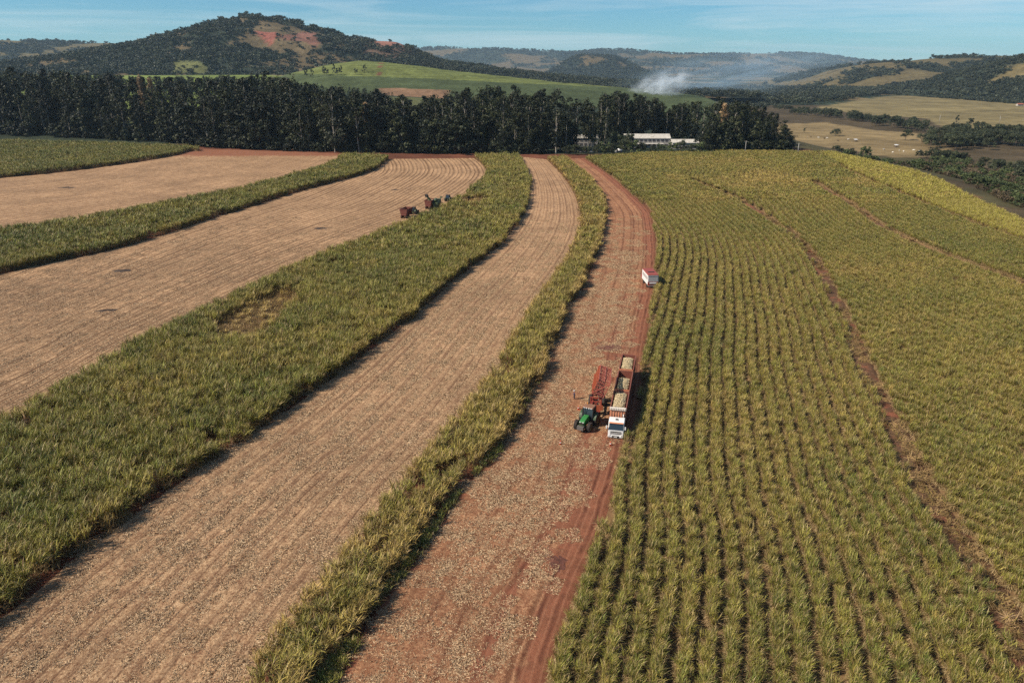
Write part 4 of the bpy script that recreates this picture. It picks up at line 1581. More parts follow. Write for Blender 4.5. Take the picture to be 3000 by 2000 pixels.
pts, hs, ws = [], [], []
for x, y, h in back_pts:
    pts.append((x, y, float(ground_z(x, y))))
    hs.append(h / 34)
    ws.append(max(0.8, h / 34))
for _ in range(420):
    u = rng.uniform(0, fs[-1])
    p = grove_spot(u, rng.uniform(70, 170))
    hh, vx = grove_height(p[0], p[1])
    if vx < 560 or vx > 1815 or hh < 8:
        continue
    h = min(hh * rng.uniform(0.62, 0.97), 44)
    pts.append((p[0], p[1], float(ground_z(p[0], p[1]))))
    hs.append(h / 34)
    ws.append(max(0.8, h / 34) * rng.uniform(0.9, 1.25))
for _ in range(520):          # further belts of trees behind the left grove
    vx_ = rng.uniform(-80, 900)
    y = rng.uniform(1020, 1330)
    p = AT(vx_, 200, y)
    z = float(ground_z(p[0], y))
    sky = np.interp(vx_, [-80, 0, 200, 400, 500, 620, 700, 760, 900], [158, 160, 168, 176, 172, 178, 188, 196, 208])
    ztop = AT(vx_, sky + rng.uniform(0, 14), y)[2]
    if ztop - z < 6:
        continue
    h = min(ztop - z, 38)
    pts.append((p[0], y, z))
    hs.append(h / 34)
    ws.append(h / 34 * rng.uniform(0.9, 1.5))
mass('eucalyptus_wood', 'far rows of the eucalyptus wood behind the grove', 'wood', np.array(pts), np.array(hs), np.array(ws), np.full(len(pts), 0.5), euc_far, 5)

pts, hs, ws = [], [], []
for _ in range(1300):
    u = rng.uniform(0, fs[-1])
    p = grove_spot(u, rng.uniform(0.5, 26))
    _, vx = grove_height(p[0], p[1])
    if vx < -60 or vx > 1824 or (1255 < vx < 1612):
        continue
    h = rng.uniform(3, 9.5) * (1.25 if vx < 560 else 1.0)
    pts.append((p[0], p[1], float(ground_z(p[0], p[1]))))
    hs.append(h)
    ws.append(h * rng.uniform(0.7, 1.2))
mass('undergrowth', 'dark shrubs filling the foot of the eucalyptus grove', 'undergrowth', np.array(pts), np.array(hs), np.array(ws), np.full(len(pts), 0.5), under_protos, 6)

# the two straw-coloured flowering tops in the left grove, and two brown ones
for vx, dep, vtop, lab in ((340, 26, 178, 'eucalyptus with a pale straw-coloured top in the left grove'), (362, 34, 182, 'smaller pale-topped eucalyptus beside the straw-coloured one'),
                           (842, 12, 238, 'slender brown-leaved tree at the front of the grove'), (1660, 14, 240, 'eucalyptus with a reddish-brown top in the right clump')):
    base = np.interp(vx, to_view(FRONT[:, 0], FRONT[:, 1], np.zeros(len(FRONT)))[0], np.arange(len(FRONT)))
    q = FRONT[int(base)]
    p = AT(vx, 300, q[1] + dep)
    z = float(ground_z(p[0], p[1]))
    h = AT(vx, vtop, p[1])[2] - z
    put_tree('eucalyptus_tree', EUC_BLOOM[0 if vx < 350 else 1], p[0], p[1], min(h, 46), rng.uniform(0, 6), lab, w=0.75)

# ---------------------------------------------------------------- woods on the hills
def forest_on(idx_name, name, label, count, hmin, hmax, seed, ylim=None):
    v, forest, t, vx, vy, stp = hill_data[idx_name]
    r_ = np.random.RandomState(seed)
    ok = (t > 0.02) & (vx > -90) & (vx < 2450)
    k = np.where(ok)[0]
    pick = k[r_.randint(0, len(k), count)]
    pick = pick[r_.rand(count) < forest[pick]]
    p = v[pick] + np.c_[r_.uniform(-0.8 * stp, 0.8 * stp, (len(pick), 2)), np.full(len(pick), -1.5)]
    h = hmin + (hmax - hmin) * r_.rand(len(pick)) ** 1.8
    mass(name, label, 'wood', p, h, h * r_.uniform(0.8, 1.3, len(pick)), np.full(len(pick), 0.5), far_protos, seed + 1)


names = list(hill_data)
forest_on('big flat-topped wooded hill with red rock cuts', 'hill_forest', 'dark woodland covering the big flat-topped hill', 30000, 4, 15, 7)
forest_on('low wooded hills on the horizon at the far left', 'hill_forest', 'woodland patches on the low hills at the far left', 9000, 9, 18, 8)
forest_on('dark conical wooded hill in front of the plateau', 'hill_forest', 'woodland on the conical hill before the plateau', 5000, 9, 18, 9)
forest_on('tan pasture hill with wooded patches at the far right', 'hill_forest', 'dark wood patches on the tan pasture hill', 11000, 7, 15, 10)
forest_on('steep scrubby hillside at the right edge of the valley', 'hill_forest', 'bushes on the steep hillside at the right edge', 7000, 4, 11, 11)
forest_on('long hazy blue plateau on the horizon behind the smoke', 'hill_forest', 'woodland on the hazy blue plateau', 16000, 14, 28, 12)

# woods on the valley floor far behind the fields
r_ = np.random.RandomState(1500)
pts, hs = [], []


def belt(poly, z, n, h0, h1, dens_size=0, lo=0.0):
    P = GP(poly, z)
    lo_, hi_ = P.min(0), P.max(0)
    x = r_.uniform(lo_[0], hi_[0], n)
    y = r_.uniform(lo_[1], hi_[1], n)
    k = inside(P, x, y)
    x, y = x[k], y[k]
    if dens_size:
        k = fbm(x, y, dens_size, 3, 44) > lo
        x, y = x[k], y[k]
    zz = ground_z(x, y)
    for a, b_, c_ in zip(x, y, zz):
        pts.append((a, b_, c_ - 0.5))
        hs.append(r_.uniform(h0, h1))


belt([(1340, 203), (1560, 200), (1900, 204), (2140, 206), (2060, 216), (1960, 228), (1900, 236), (1830, 243), (1700, 236), (1600, 222), (1480, 212)], -14, 5200, 8, 15, 160, 0.38)
belt([(1050, 183), (1300, 196), (1480, 205), (1480, 200), (1300, 190), (1100, 178)], 0, 1500, 12, 20)
belt([(1450, 208), (1640, 212), (1800, 232), (1760, 246), (1580, 240), (1520, 228)], -10, 900, 5, 10, 60, 0.5)
belt([(2040, 208), (2140, 200), (2352, 196), (2352, 210), (2140, 214)], -14, 900, 7, 12, 60, 0.45)
pts, hs = np.array(pts), np.array(hs)
mass('valley_wood', 'hazy dark woods on the far valley floor', 'wood', pts, hs, hs * r_.uniform(0.8, 1.3, len(hs)), np.full(len(hs), 0.5), far_protos, 21)

# line of small dark trees and pasture trees on the green slope
GT = [round_tree(1600 + i, 12.0, 3.6, 'river_leaf', 0.15, 0.6, 16, 40) for i in range(3)]
gv_, _, gt_, gvx, gvy, _ = hill_data['gentle green cane slope below the flat-topped hill']


def on_slope(vx, vy):
    k = np.argmin((gvx - vx) ** 2 + (gvy - vy) ** 2 + 1e3 * (gt_ <= 0))
    return gv_[k]


for i, (vx, vy, h) in enumerate(((702, 178, 17), (716, 178, 18), (745, 176, 18), (752, 175, 16), (768, 174, 18), (775, 174, 14), (784, 173, 18), (797, 172, 15), (805, 172, 17), (818, 172, 12))):
    p = on_slope(vx, vy)
    put_tree('slope_tree', GT[i % 3], p[0], p[1], h, i, 'dark tree in the short row on the green slope', 'row of trees on the green slope', w=0.9, z=p[2] - 0.3)
p = on_slope(841, 168)
put_tree('slope_tree', GT[1], p[0], p[1], 13, 1.0, 'lone dark tree beside the red path on the green slope', w=1.2, z=p[2] - 0.3)

# ---------------------------------------------------------------- trees and shrubs of the valley on the right
RT = [round_tree(1700 + i, 9.0, 4.8, 'river_leaf', 0.22, 0.34, 30, 60) for i in range(7)]
BS = [round_tree(1750 + i, 4.0, 2.8, 'bush_leaf', 0.10, 0.24, 20, 46) for i in range(4)]
SB = [round_tree(1780 + i, 2.6, 2.0, 'scrub_leaf', 0.08, 0.20, 16, 40) for i in range(4)]
r_ = np.random.RandomState(1800)


def wood_line(line, n, half, h0, h1, protos, name, label, group, z=VALLEY_Z, w=(0.9, 1.3)):
    L = smooth_line(GP(line, z), 60)
    s = np.r_[0, np.cumsum(np.linalg.norm(np.diff(L, axis=0), axis=1))]
    for k in range(n):
        u = (k + r_.rand()) / n * s[-1]
        x = np.interp(u, s, L[:, 0]) + r_.normal(0, half * 0.5)
        y = np.interp(u, s, L[:, 1]) + r_.normal(0, half)
        vx, vy = to_view(np.array(x), np.array(y), np.array(z))
        if vx > 2400:
            continue
        d, sd, _, _ = line_dist(OUTER, np.array([x]), np.array([y]))
        if sd[0] < 0 or d[0] < 3:
            continue
        h = r_.uniform(h0, h1)
        pr = protos[r_.randint(len(protos))]
        put_tree(name, pr, x, y, h, r_.uniform(0, 6.28), label, group, w=h / pr[2] * r_.uniform(*w))


wood_line([(1812, 262), (1860, 265), (1920, 270), (1990, 280), (2060, 292), (2130, 302)], 70, 16, 8, 13, RT, 'riverside_tree', 'round dark tree in the river belt between the two pastures', 'trees of the river belt')
wood_line([(1790, 252), (1830, 256), (1880, 259)], 14, 14, 6, 9, RT, 'riverside_tree', 'small dark tree at the near end of the river belt by the grove', 'small trees by the grove')
wood_line([(2150, 338), (2200, 330), (2260, 328), (2320, 335), (2370, 345)], 84, 22, 9, 14, RT, 'riverside_tree', 'dark tree in the wood at the right edge of the photo', 'trees of the wood at the right edge')
wood_line([(2175, 315), (2230, 308), (2300, 310), (2360, 318)], 44, 14, 8, 13, RT, 'riverside_tree', 'tree on the far side of the wood at the right edge', 'far trees of the right wood')
wood_line([(2130, 362), (2180, 368), (2230, 372)], 16, 9, 6, 9, RT, 'riverside_tree', 'tree in the small thicket between dry pasture and scrub', 'trees of the small thicket')
wood_line([(2300, 395), (2352, 410), (2390, 425)], 24, 14, 7, 10, RT, 'riverside_tree', 'tree at the right margin above the brown scrub', 'trees above the brown scrub')
wood_line([(1990, 372), (2050, 388), (2110, 404), (2160, 420), (2210, 436)], 34, 6, 2.5, 5.0, BS, 'shrub', 'green shrub on the bank below the yellow-green cane', 'shrubs on the bank below the cane')
wood_line([(2215, 445), (2260, 450), (2300, 462), (2352, 478)], 44, 10, 3.5, 6.0, BS + RT[:2], 'shrub', 'big shrub in the thicket at the end of the yellow-green cane', 'shrubs at the end of the cane')
wood_line([(2060, 375), (2120, 388), (2200, 402), (2290, 425), (2360, 450)], 90, 16, 1.2, 2.8, SB, 'dry_shrub', 'low brown dry shrub on the scrub land', 'dry shrubs on the scrub land')
wood_line([(1905, 352), (1935, 352), (1960, 355)], 10, 6, 3, 5, RT[:3], 'shrub', 'dark shrub behind the corner of the cane field', 'shrubs behind the field corner')
wood_line([(1960, 222), (2000, 218), (2050, 213), (2110, 206)], 30, 18, 8, 13, RT, 'riverside_tree', 'dark tree in the belt above the far pasture', 'trees above the far pasture')
wood_line([(2110, 203), (2180, 205), (2250, 210), (2330, 216)], 26, 16, 8, 13, RT, 'riverside_tree', 'dark tree along the foot of the steep hillside', 'trees at the foot of the hillside')
wood_line([(1850, 240), (1900, 237), (1950, 230)], 18, 14, 7, 11, RT, 'riverside_tree', 'dark tree at the near edge of the far valley wood', 'trees at the edge of the valley wood')

p = G(1919, 312, VALLEY_Z)
LONE = round_tree(1850, 9.0, 7.2, 'river_leaf', 0.2, 0.36, 34, 60)
put_tree('pasture_tree', LONE, p[0], p[1], 8.0, 0.4, 'lone umbrella-shaped tree standing on the dry pasture')
p = G(1847, 306, VALLEY_Z)
put_tree('pasture_tree', GT[0], p[0], p[1], 7.5, 0.4, 'thin young tree on the dry pasture near the grove', w=0.5)
p = G(2115, 330, VALLEY_Z)
put_tree('pasture_tree', round_tree(1851, 9.0, 6.5, 'river_leaf', 0.45, 0.3, 24, 60), p[0], p[1], 9.5, 2.0, 'flat-topped tree at the right end of the dry pasture')
p = G(1987, 362, -6)
put_tree('pasture_tree', round_tree(1852, 9.0, 4.2, 'bush_leaf', 0.06, 0.36, 34, 70), p[0], p[1], 10.5, 2.0, 'dense green tree at the near edge of the dry pasture')
p = G(2196, 288, VALLEY_Z)
put_tree('pasture_tree', GT[1], p[0], p[1], 13, 0.7, 'tall narrow tree above the wood at the right', w=0.9)
p = G(2228, 290, VALLEY_Z)
put_tree('pasture_tree', RT[2], p[0], p[1], 10, 0.7, 'broad tree beside the tall narrow one at the right')

# bushes and garden trees around the sheds
for vx, vy, h, w, i in ((1302, 355, 5, 1.0, 1), (1322, 356, 5.5, 1.0, 2), (1345, 355, 4.5, 1.0, 4), (1372, 356, 5.5, 1.0, 5), (1390, 356, 7, 1.0, 0), (1405, 354, 6, 1.0, 1), (1435, 352, 7.5, 1.1, 2), (1455, 352, 7, 1.0, 3), (1472, 352, 6, .9, 4), (1500, 354, 4.5, 1.0, 5), (1518, 352, 5.2, .9, 6), (1545, 353, 6.0, 1.0, 0), (1563, 352, 7.0, 1.0, 1), (1590, 354, 5.5, 1.1, 2), (1607, 353, 6.2, 1.0, 3), (1625, 353, 5.0, .9, 4), (1445, 345, 9, 1.0, 5), (1425, 343, 9.5, 1.0, 6)):
    p = G(vx, vy)
    h *= 1.3
    put_tree('garden_tree', RT[i] if i % 3 else BS[i % 4], p[0], p[1], h, i * 1.3, 'green garden tree in front of the white-roofed sheds', 'garden trees before the sheds', w=(h / (9.0 if i % 3 else 4.0)) * w)

# scrub covering the land between the cane and the valley woods
r_ = np.random.RandomState(1950)
P = GP([(1900, 352), (1990, 362), (2060, 372), (2125, 370), (2185, 352), (2260, 380), (2352, 395), (2480, 420), (2480, 620), (2352, 545), (2240, 485), (2170, 445), (2090, 412), (1990, 375)], VALLEY_Z * 0.8)
lo_, hi_ = P.min(0), P.max(0)
x, y = r_.uniform(lo_[0], hi_[0], 9000), r_.uniform(lo_[1], hi_[1], 9000)
d, sd, _, _ = line_dist(OUTER, x, y)
k = inside(P, x, y) & (sd > 0) & (d > 2.5) & (fbm(x, y, 22, 3, 8) > 0.40)
x, y = x[k], y[k]
h = 0.6 + 3.2 * r_.rand(len(x)) ** 2.5
scrub_protos = [bpy.data.objects.new('scrub_crown', q_[0]) for q_ in SB + BS[:2]]
n = len(x)
o = scatter('scrub', np.stack([x, y, ground_z(x, y) - 0.1], 1), np.stack([np.zeros(n), np.zeros(n), r_.uniform(0, 6.28, n)], 1), np.stack([h / 2.6 * 1.2, h / 2.6 * 1.2, h / 2.6], 1), r_.randint(0, len(scrub_protos), n), np.full(n, 0.5), scrub_protos)
tag(o, 'brown and green scrub on the slope beyond the yellow-green cane', 'scrub', kind='stuff')
print('scrub', n)

# ================================================================ vehicles and people
M['faded_red'] = paint('faded_red', (0.42, 0.10, 0.07), 0.65, 0.35)
M['rust_red'] = paint('rust_red', (0.17, 0.042, 0.030), 0.7, 0.6)
M['box_red'] = paint('box_red', (0.20, 0.055, 0.036), 0.65, 0.55, (0.24, 0.13, 0.08))
M['dusty_roof'] = paint('dusty_roof', (0.24, 0.12, 0.07), 0.7, 0.5)


def wheel(parent, x, y, r, w, rim_mat='grey_metal', name='wheel', lugs=False):
    """Wheel as a part: tyre mesh with its rim as sub-part."""
    mb = MB()
    hw = w / 2
    mb.lathe((0, 0, 0), (1, 0, 0), [(-hw, r * 0.55), (-hw, r * 0.86), (-hw * 0.8, r * 0.97), (-hw * 0.4, r), (hw * 0.4, r), (hw * 0.8, r * 0.97), (hw, r * 0.86), (hw, r * 0.55)], 22)
    if lugs:
        for k in range(18):
            t = 2 * math.pi * k / 18
            for sgn in (-1, 1):
                c = Vector((sgn * hw * 0.5, math.cos(t + 0.17 * (sgn > 0)) * r, math.sin(t + 0.17 * (sgn > 0)) * r))
                q = Matrix.Rotation(t, 3, 'X') @ Matrix.Rotation(0.6 * sgn, 3, 'Y').to_3x3()
                mb.box(c, (hw * 0.95, 0.07, 0.07), Matrix.Rotation(t, 3, 'X'))
    t_ = mb.build(name, M['rubber'], parent, (x, y, r))
    mr = MB()
    mr.lathe((0, 0, 0), (1, 0, 0), [(-hw * 0.75, r * 0.2), (-hw * 1.02, r * 0.5), (-hw * 0.9, r * 0.56), (hw * 0.9, r * 0.56), (hw * 1.02, r * 0.5), (hw * 0.75, r * 0.2)], 18)
    mr.build('rim', M[rim_mat], t_)
    return t_


def rib_wall(mb, a, b, z0, z1, th, n, out):
    """Sheet wall from a to b (x, y) with upright ribs on its outer side."""
    a, b = Vector(a), Vector(b)
    d = b - a
    L = d.length
    ang = math.atan2(d.y, d.x)
    q = Matrix.Rotation(ang, 3, 'Z')
    m = (a + b) / 2
    mb.box((m.x, m.y, (z0 + z1) / 2), (L, th, z1 - z0), q)
    nrm = q @ Vector((0, out, 0))
    for k in range(n):
        p = a + d * ((k + 0.5) / n)
        mb.box((p.x + nrm.x * (th / 2 + 0.045), p.y + nrm.y * (th / 2 + 0.045), (z0 + z1) / 2), (0.10, 0.09, z1 - z0 - 0.02), q)
    mb.box((m.x + nrm.x * 0.05, m.y + nrm.y * 0.05, z1 - 0.06), (L + 0.02, th + 0.12, 0.122), q)


def cane_body(parent, y0, y1, head_mat, wall_mat, top=4.2, floor=1.25, w=2.5):
    """Open cane box between y0 (front) and y1 (rear); front is the larger y."""
    h = w / 2
    mb = MB()
    rib_wall(mb, (h - 0.04, y1 + 0.06), (h - 0.04, y0 - 0.06), floor, top, 0.05, 14, -1)
    mb.build('side_wall', M[wall_mat], parent)
    mb = MB()
    rib_wall(mb, (-h + 0.04, y1 + 0.06), (-h + 0.04, y0 - 0.06), floor, top, 0.05, 14, 1)
    mb.build('side_wall', M[wall_mat], parent)
    mb = MB()
    rib_wall(mb, (-h, y1), (h, y1), floor, top - 0.05, 0.06, 6, -1)
    mb.build('tail_wall', M[wall_mat], parent)
    mb = MB()
    rib_wall(mb, (-h, y0), (h, y0), floor, top + 0.05, 0.06, 6, 1)
    hw = mb.build('front_wall', M[head_mat], parent)
    MB().box((0, (y0 + y1) / 2, floor - 0.05), (w - 0.06, abs(y1 - y0) - 0.1, 0.1)).build('floor_pan', M['dark_red'], parent)
    mb = MB()
    for sx in (-0.45, 0.45):
        mb.box((sx, (y0 + y1) / 2, floor - 0.28), (0.12, abs(y1 - y0) - 0.3, 0.34))
    mb.build('chassis', M['black_metal'], parent)
    return hw


m, nt, b, out = new_mat('billets')
tc = nt.nodes.new('ShaderNodeTexCoord').outputs['Object']
v_ = attr(nt, 'vary')
c = ramp(nt, v_, [(0.0, (0.14, 0.09, 0.045)), (0.35, (0.42, 0.30, 0.15)), (0.7, (0.64, 0.50, 0.29)), (1.0, (0.80, 0.68, 0.45))])
c = mixc(nt, 0.5, c, ramp(nt, noise(nt, 5.0, 4, 0.7, tc), [(0.3, 0.4), (0.7, 1.2)]), 'MULTIPLY')
nt.links.new(c, b.inputs['Base Color'])
b.inputs['Roughness'].default_value = 0.7
M['billets'] = m


def cane_load(name, label, parent_mat, y0, y1, top, slump, seed, w=2.05, front_gap=0.0, back_gap=0.0):
    """Heap of chopped cane: a mounded body with loose billets on it."""
    r_ = np.random.RandomState(seed)
    ny, nx = 34, 16
    ys = np.linspace(y1 + 0.05 + back_gap, y0 - 0.05 - front_gap, ny)
    xs = np.linspace(-w / 2, w / 2, nx)
    X, Y = np.meshgrid(xs, ys, indexing='ij')
    ex = np.clip((w / 2 - np.abs(X)) / 0.7, 0, 1)
    ey = np.clip(np.minimum(Y - ys[0], ys[-1] - Y) / 1.2, 0, 1)
    Z = top - slump * (1 - np.sqrt(ex * ey)) + 0.22 * (fbm(X + 50 * seed, Y, 1.2, 3, seed) - 0.5) + r_.normal(0, 0.03, X.shape)
    v = np.stack([X.ravel(), Y.ravel(), Z.ravel()], 1)
    f = grid_faces(nx, ny)
    vary = list(np.clip(0.42 + 0.2 * r_.normal(size=len(v)), 0, 1))
    V, F = [tuple(p) for p in v], [tuple(q) for q in f]
    for k in range(900):
        x = r_.uniform(-w / 2 + 0.12, w / 2 - 0.12)
        y = r_.uniform(ys[0] + 0.1, ys[-1] - 0.1)
        i = int(np.clip((x + w / 2) / w * (nx - 1), 0, nx - 1))
        j = int(np.clip((y - ys[0]) / (ys[-1] - ys[0]) * (ny - 1), 0, ny - 1))
        z = Z[i, j] + r_.uniform(0.0, 0.07)
        az, el = r_.uniform(0, 3.14), r_.normal(0, 0.25)
        d = np.array([math.cos(az) * math.cos(el), math.sin(az) * math.cos(el), math.sin(el)]) * r_.uniform(0.10, 0.17)
        s1 = np.array([-math.sin(az), math.cos(az), 0]) * 0.024
        s2 = np.array([0, 0, 0.024])
        n0 = len(V)
        c0 = np.array([x, y, z])
        for e in (-1, 1):
            for q in (s1, s2, -s1, -s2):
                V.append(tuple(c0 + e * d + q))
        for q in range(4):
            F.append((n0 + q, n0 + (q + 1) % 4, n0 + 4 + (q + 1) % 4, n0 + 4 + q))
        F.append((n0 + 3, n0 + 2, n0 + 1, n0))
        F.append((n0 + 4, n0 + 5, n0 + 6, n0 + 7))
        vary += [float(np.clip(r_.normal(0.62, 0.22), 0, 1))] * 8
    me = bpy.data.meshes.new(name)
    me.from_pydata(V, [], F)
    me.materials.append(M['billets'])
    vattr(me, 'vary', vary)
    o = link(name, me)
    o.matrix_world = parent_mat
    tag(o, label, 'chopped cane', kind='stuff')
    return o


TR_A = math.pi - math.atan2(0.216, 0.976)
TR0 = Vector((16.55, 107.5, 0.06))
TR_D = Vector((0.216, 0.976, 0)).normalized()


def place(o, s):
    o.location = TR0 + TR_D * s
    o.rotation_euler = (0, 0, TR_A)
    return Matrix.Translation(o.location) @ Matrix.Rotation(TR_A, 4, 'Z')


# ---- white cab-over truck with cane body
t = empty('cane_truck', (0, 0, 0))
mt = place(t, 0)
tag(t, 'white cab-over truck with orange cane body parked beside the cane rows', 'truck')
W = 2.48
cab = MB().prism([(0.0, 0.42), (0.05, 0.9), (0.0, 1.52), (-0.34, 2.62), (-0.62, 2.86), (-1.2, 2.95), (-2.05, 2.93), (-2.05, 0.55), (-1.55, 0.55), (-1.35, 1.02), (-0.75, 1.02), (-0.55, 0.55)], -W / 2, W / 2)
cab_o = cab.build('cab', M['white_paint'], t, bevel=0.09)
q = Matrix.Rotation(math.atan2(0.34, 1.10), 3, 'X')
MB().box((0, -0.135, 2.06), (W - 0.26, 0.06, 1.00), q).build('windshield', M['glass'], t, bevel=0.03)
wp = MB()
wp.bar((-0.9, -0.02, 1.62), (-0.1, -0.06, 1.74), 0.03)
wp.bar((0.1, -0.02, 1.62), (0.9, -0.06, 1.74), 0.03)
wp.build('wiper', M['black_metal'], t)
for sx in (-1, 1):
    MB().prism([(-0.40, 1.62), (-0.55, 2.50), (-1.40, 2.52), (-1.40, 1.62)], sx * W / 2 - 0.02, sx * W / 2 + 0.012).build('side_window', M['glass'], t)
    arm = MB()
    arm.bar((sx * (W / 2), -0.1, 2.3), (sx * (W / 2 + 0.22), 0.12, 2.3), 0.05)
    ar = arm.build('mirror_arm', M['black_metal'], t)
    MB().box((sx * (W / 2 + 0.24), 0.12, 2.05), (0.20, 0.10, 0.55)).build('mirror', M['white_paint'], ar, bevel=0.03)
    MB().box((sx * 0.98, 0.08, 0.72), (0.34, 0.10, 0.22)).build('headlight', M['lens'], t, bevel=0.03)
    MB().box((sx * 0.98, 0.10, 0.50), (0.18, 0.08, 0.12)).build('fog_lamp', M['black_metal'], t, bevel=0.02)
MB().box((0, 0.045, 1.24), (1.75, 0.05, 0.20)).build('grille', M['black_metal'], t, bevel=0.03)
MB().box((0, 0.055, 0.98), (1.80, 0.05, 0.13)).build('grille', M['black_metal'], t, bevel=0.03)
MB().box((0, 0.062, 1.10), (1.9, 0.05, 0.07)).build('grille_bar', M['white_paint'], t)
MB().box((0, 0.04, 0.46), (W + 0.02, 0.20, 0.34)).build('bumper', M['white_paint'], t, bevel=0.06)
MB().box((0, 0.115, 0.50), (1.15, 0.10, 0.24)).build('lower_grille', M['black_metal'], t, bevel=0.02)
MB().box((0, 0.185, 0.42), (0.5, 0.02, 0.15)).build('licence_plate', M['cone_white'], t)
MB().box((0, -0.22, 2.72), (W - 0.2, 0.30, 0.07), Matrix.Rotation(-0.35, 3, 'X')).build('sun_visor', M['faded_orange'], t, bevel=0.02)
MB().box((0, -1.05, 3.0), (0.42, 0.32, 0.08)).build('roof_hatch', M['black_metal'], t, bevel=0.02)
MB().box((0, -0.72, 2.94), (0.5, 0.12, 0.10)).build('roof_lamp', M['lens'], t, bevel=0.02)
MB().cyl((-0.95, -2.25, 0.9), (-0.95, -2.25, 3.4), 0.09, n=12).build('exhaust_stack', M['steel'], t, smooth=True)
MB().cyl((1.15, -4.2, 0.85), (1.15, -2.9, 0.85), 0.33, n=16).build('fuel_tank', M['steel'], t)
hwall = cane_body(t, -2.45, -9.55, 'faded_orange', 'box_red')
mb = MB()
mb.box((0, -2.36, 4.22), (2.62, 0.34, 0.42))
for k in range(9):
    mb.box((-1.12 + k * 0.28, -2.17, 4.22), (0.07, 0.06, 0.38))
mb.build('headboard_rail', M['cream_paint'], t, bevel=0.02)
for x in (-1.0, 1.0):
    wheel(t, x, -1.05, 0.52, 0.32)
    for y in (-6.6, -7.9):
        wheel(t, x, y, 0.52, 0.5)
cane_load('cane_load', 'heap of pale chopped cane in the box right behind the white cab', mt, -2.5, -9.5, 4.35, 0.60, 1)


def trailer(s, length, head, label, load_label, slump, seed, front_gap=0.0, back_gap=0.0, top=4.2, ltop=3.95):
    t = empty('cane_trailer', (0, 0, 0))
    mt = place(t, s)
    tag(t, label, 'trailer', 'cane trailers behind the white truck')
    cane_body(t, 0, -length, head, 'box_red', top)
    rail = MB()
    rail.box((0, 0.10, top - 0.1), (2.56, 0.16, 0.16))
    for k in range(6):
        rail.box((-1.05 + k * 0.42, 0.12, top - 0.75), (0.12, 0.10, 1.25))
    rail.build('front_rail', M['faded_orange'], t)
    db = MB()
    db.bar((-0.4, -0.1, 0.85), (0, 0.75, 0.7), 0.12)
    db.bar((0.4, -0.1, 0.85), (0, 0.75, 0.7), 0.12)
    db.build('drawbar', M['black_metal'], t)
    for x in (-0.98, 0.98):
        for y in (-1.4, -length + 2.4, -length + 1.1):
            wheel(t, x, y, 0.52, 0.5)
    for x in (-0.9, 0.9):
        MB().box((x, -length - 0.12, 1.05), (0.3, 0.06, 0.14)).build('tail_light', M['tail_red'], t)
    cane_load('cane_load', load_label, mt, 0, -length, ltop, slump, seed, front_gap=front_gap, back_gap=back_gap)


trailer(10.25, 8.6, 'orange_paint', 'middle orange cane trailer, half filled, coupled behind the truck', 'heap of chopped cane in the half-filled middle trailer', 0.60, 2, 0.0, 2.6, 4.2, 4.25)
trailer(19.6, 7.6, 'orange_paint', 'last orange cane trailer at the tail of the truck', 'heap of chopped cane in the last trailer of the truck', 0.5, 3, 0.0, 0.9, 4.2, 4.25)


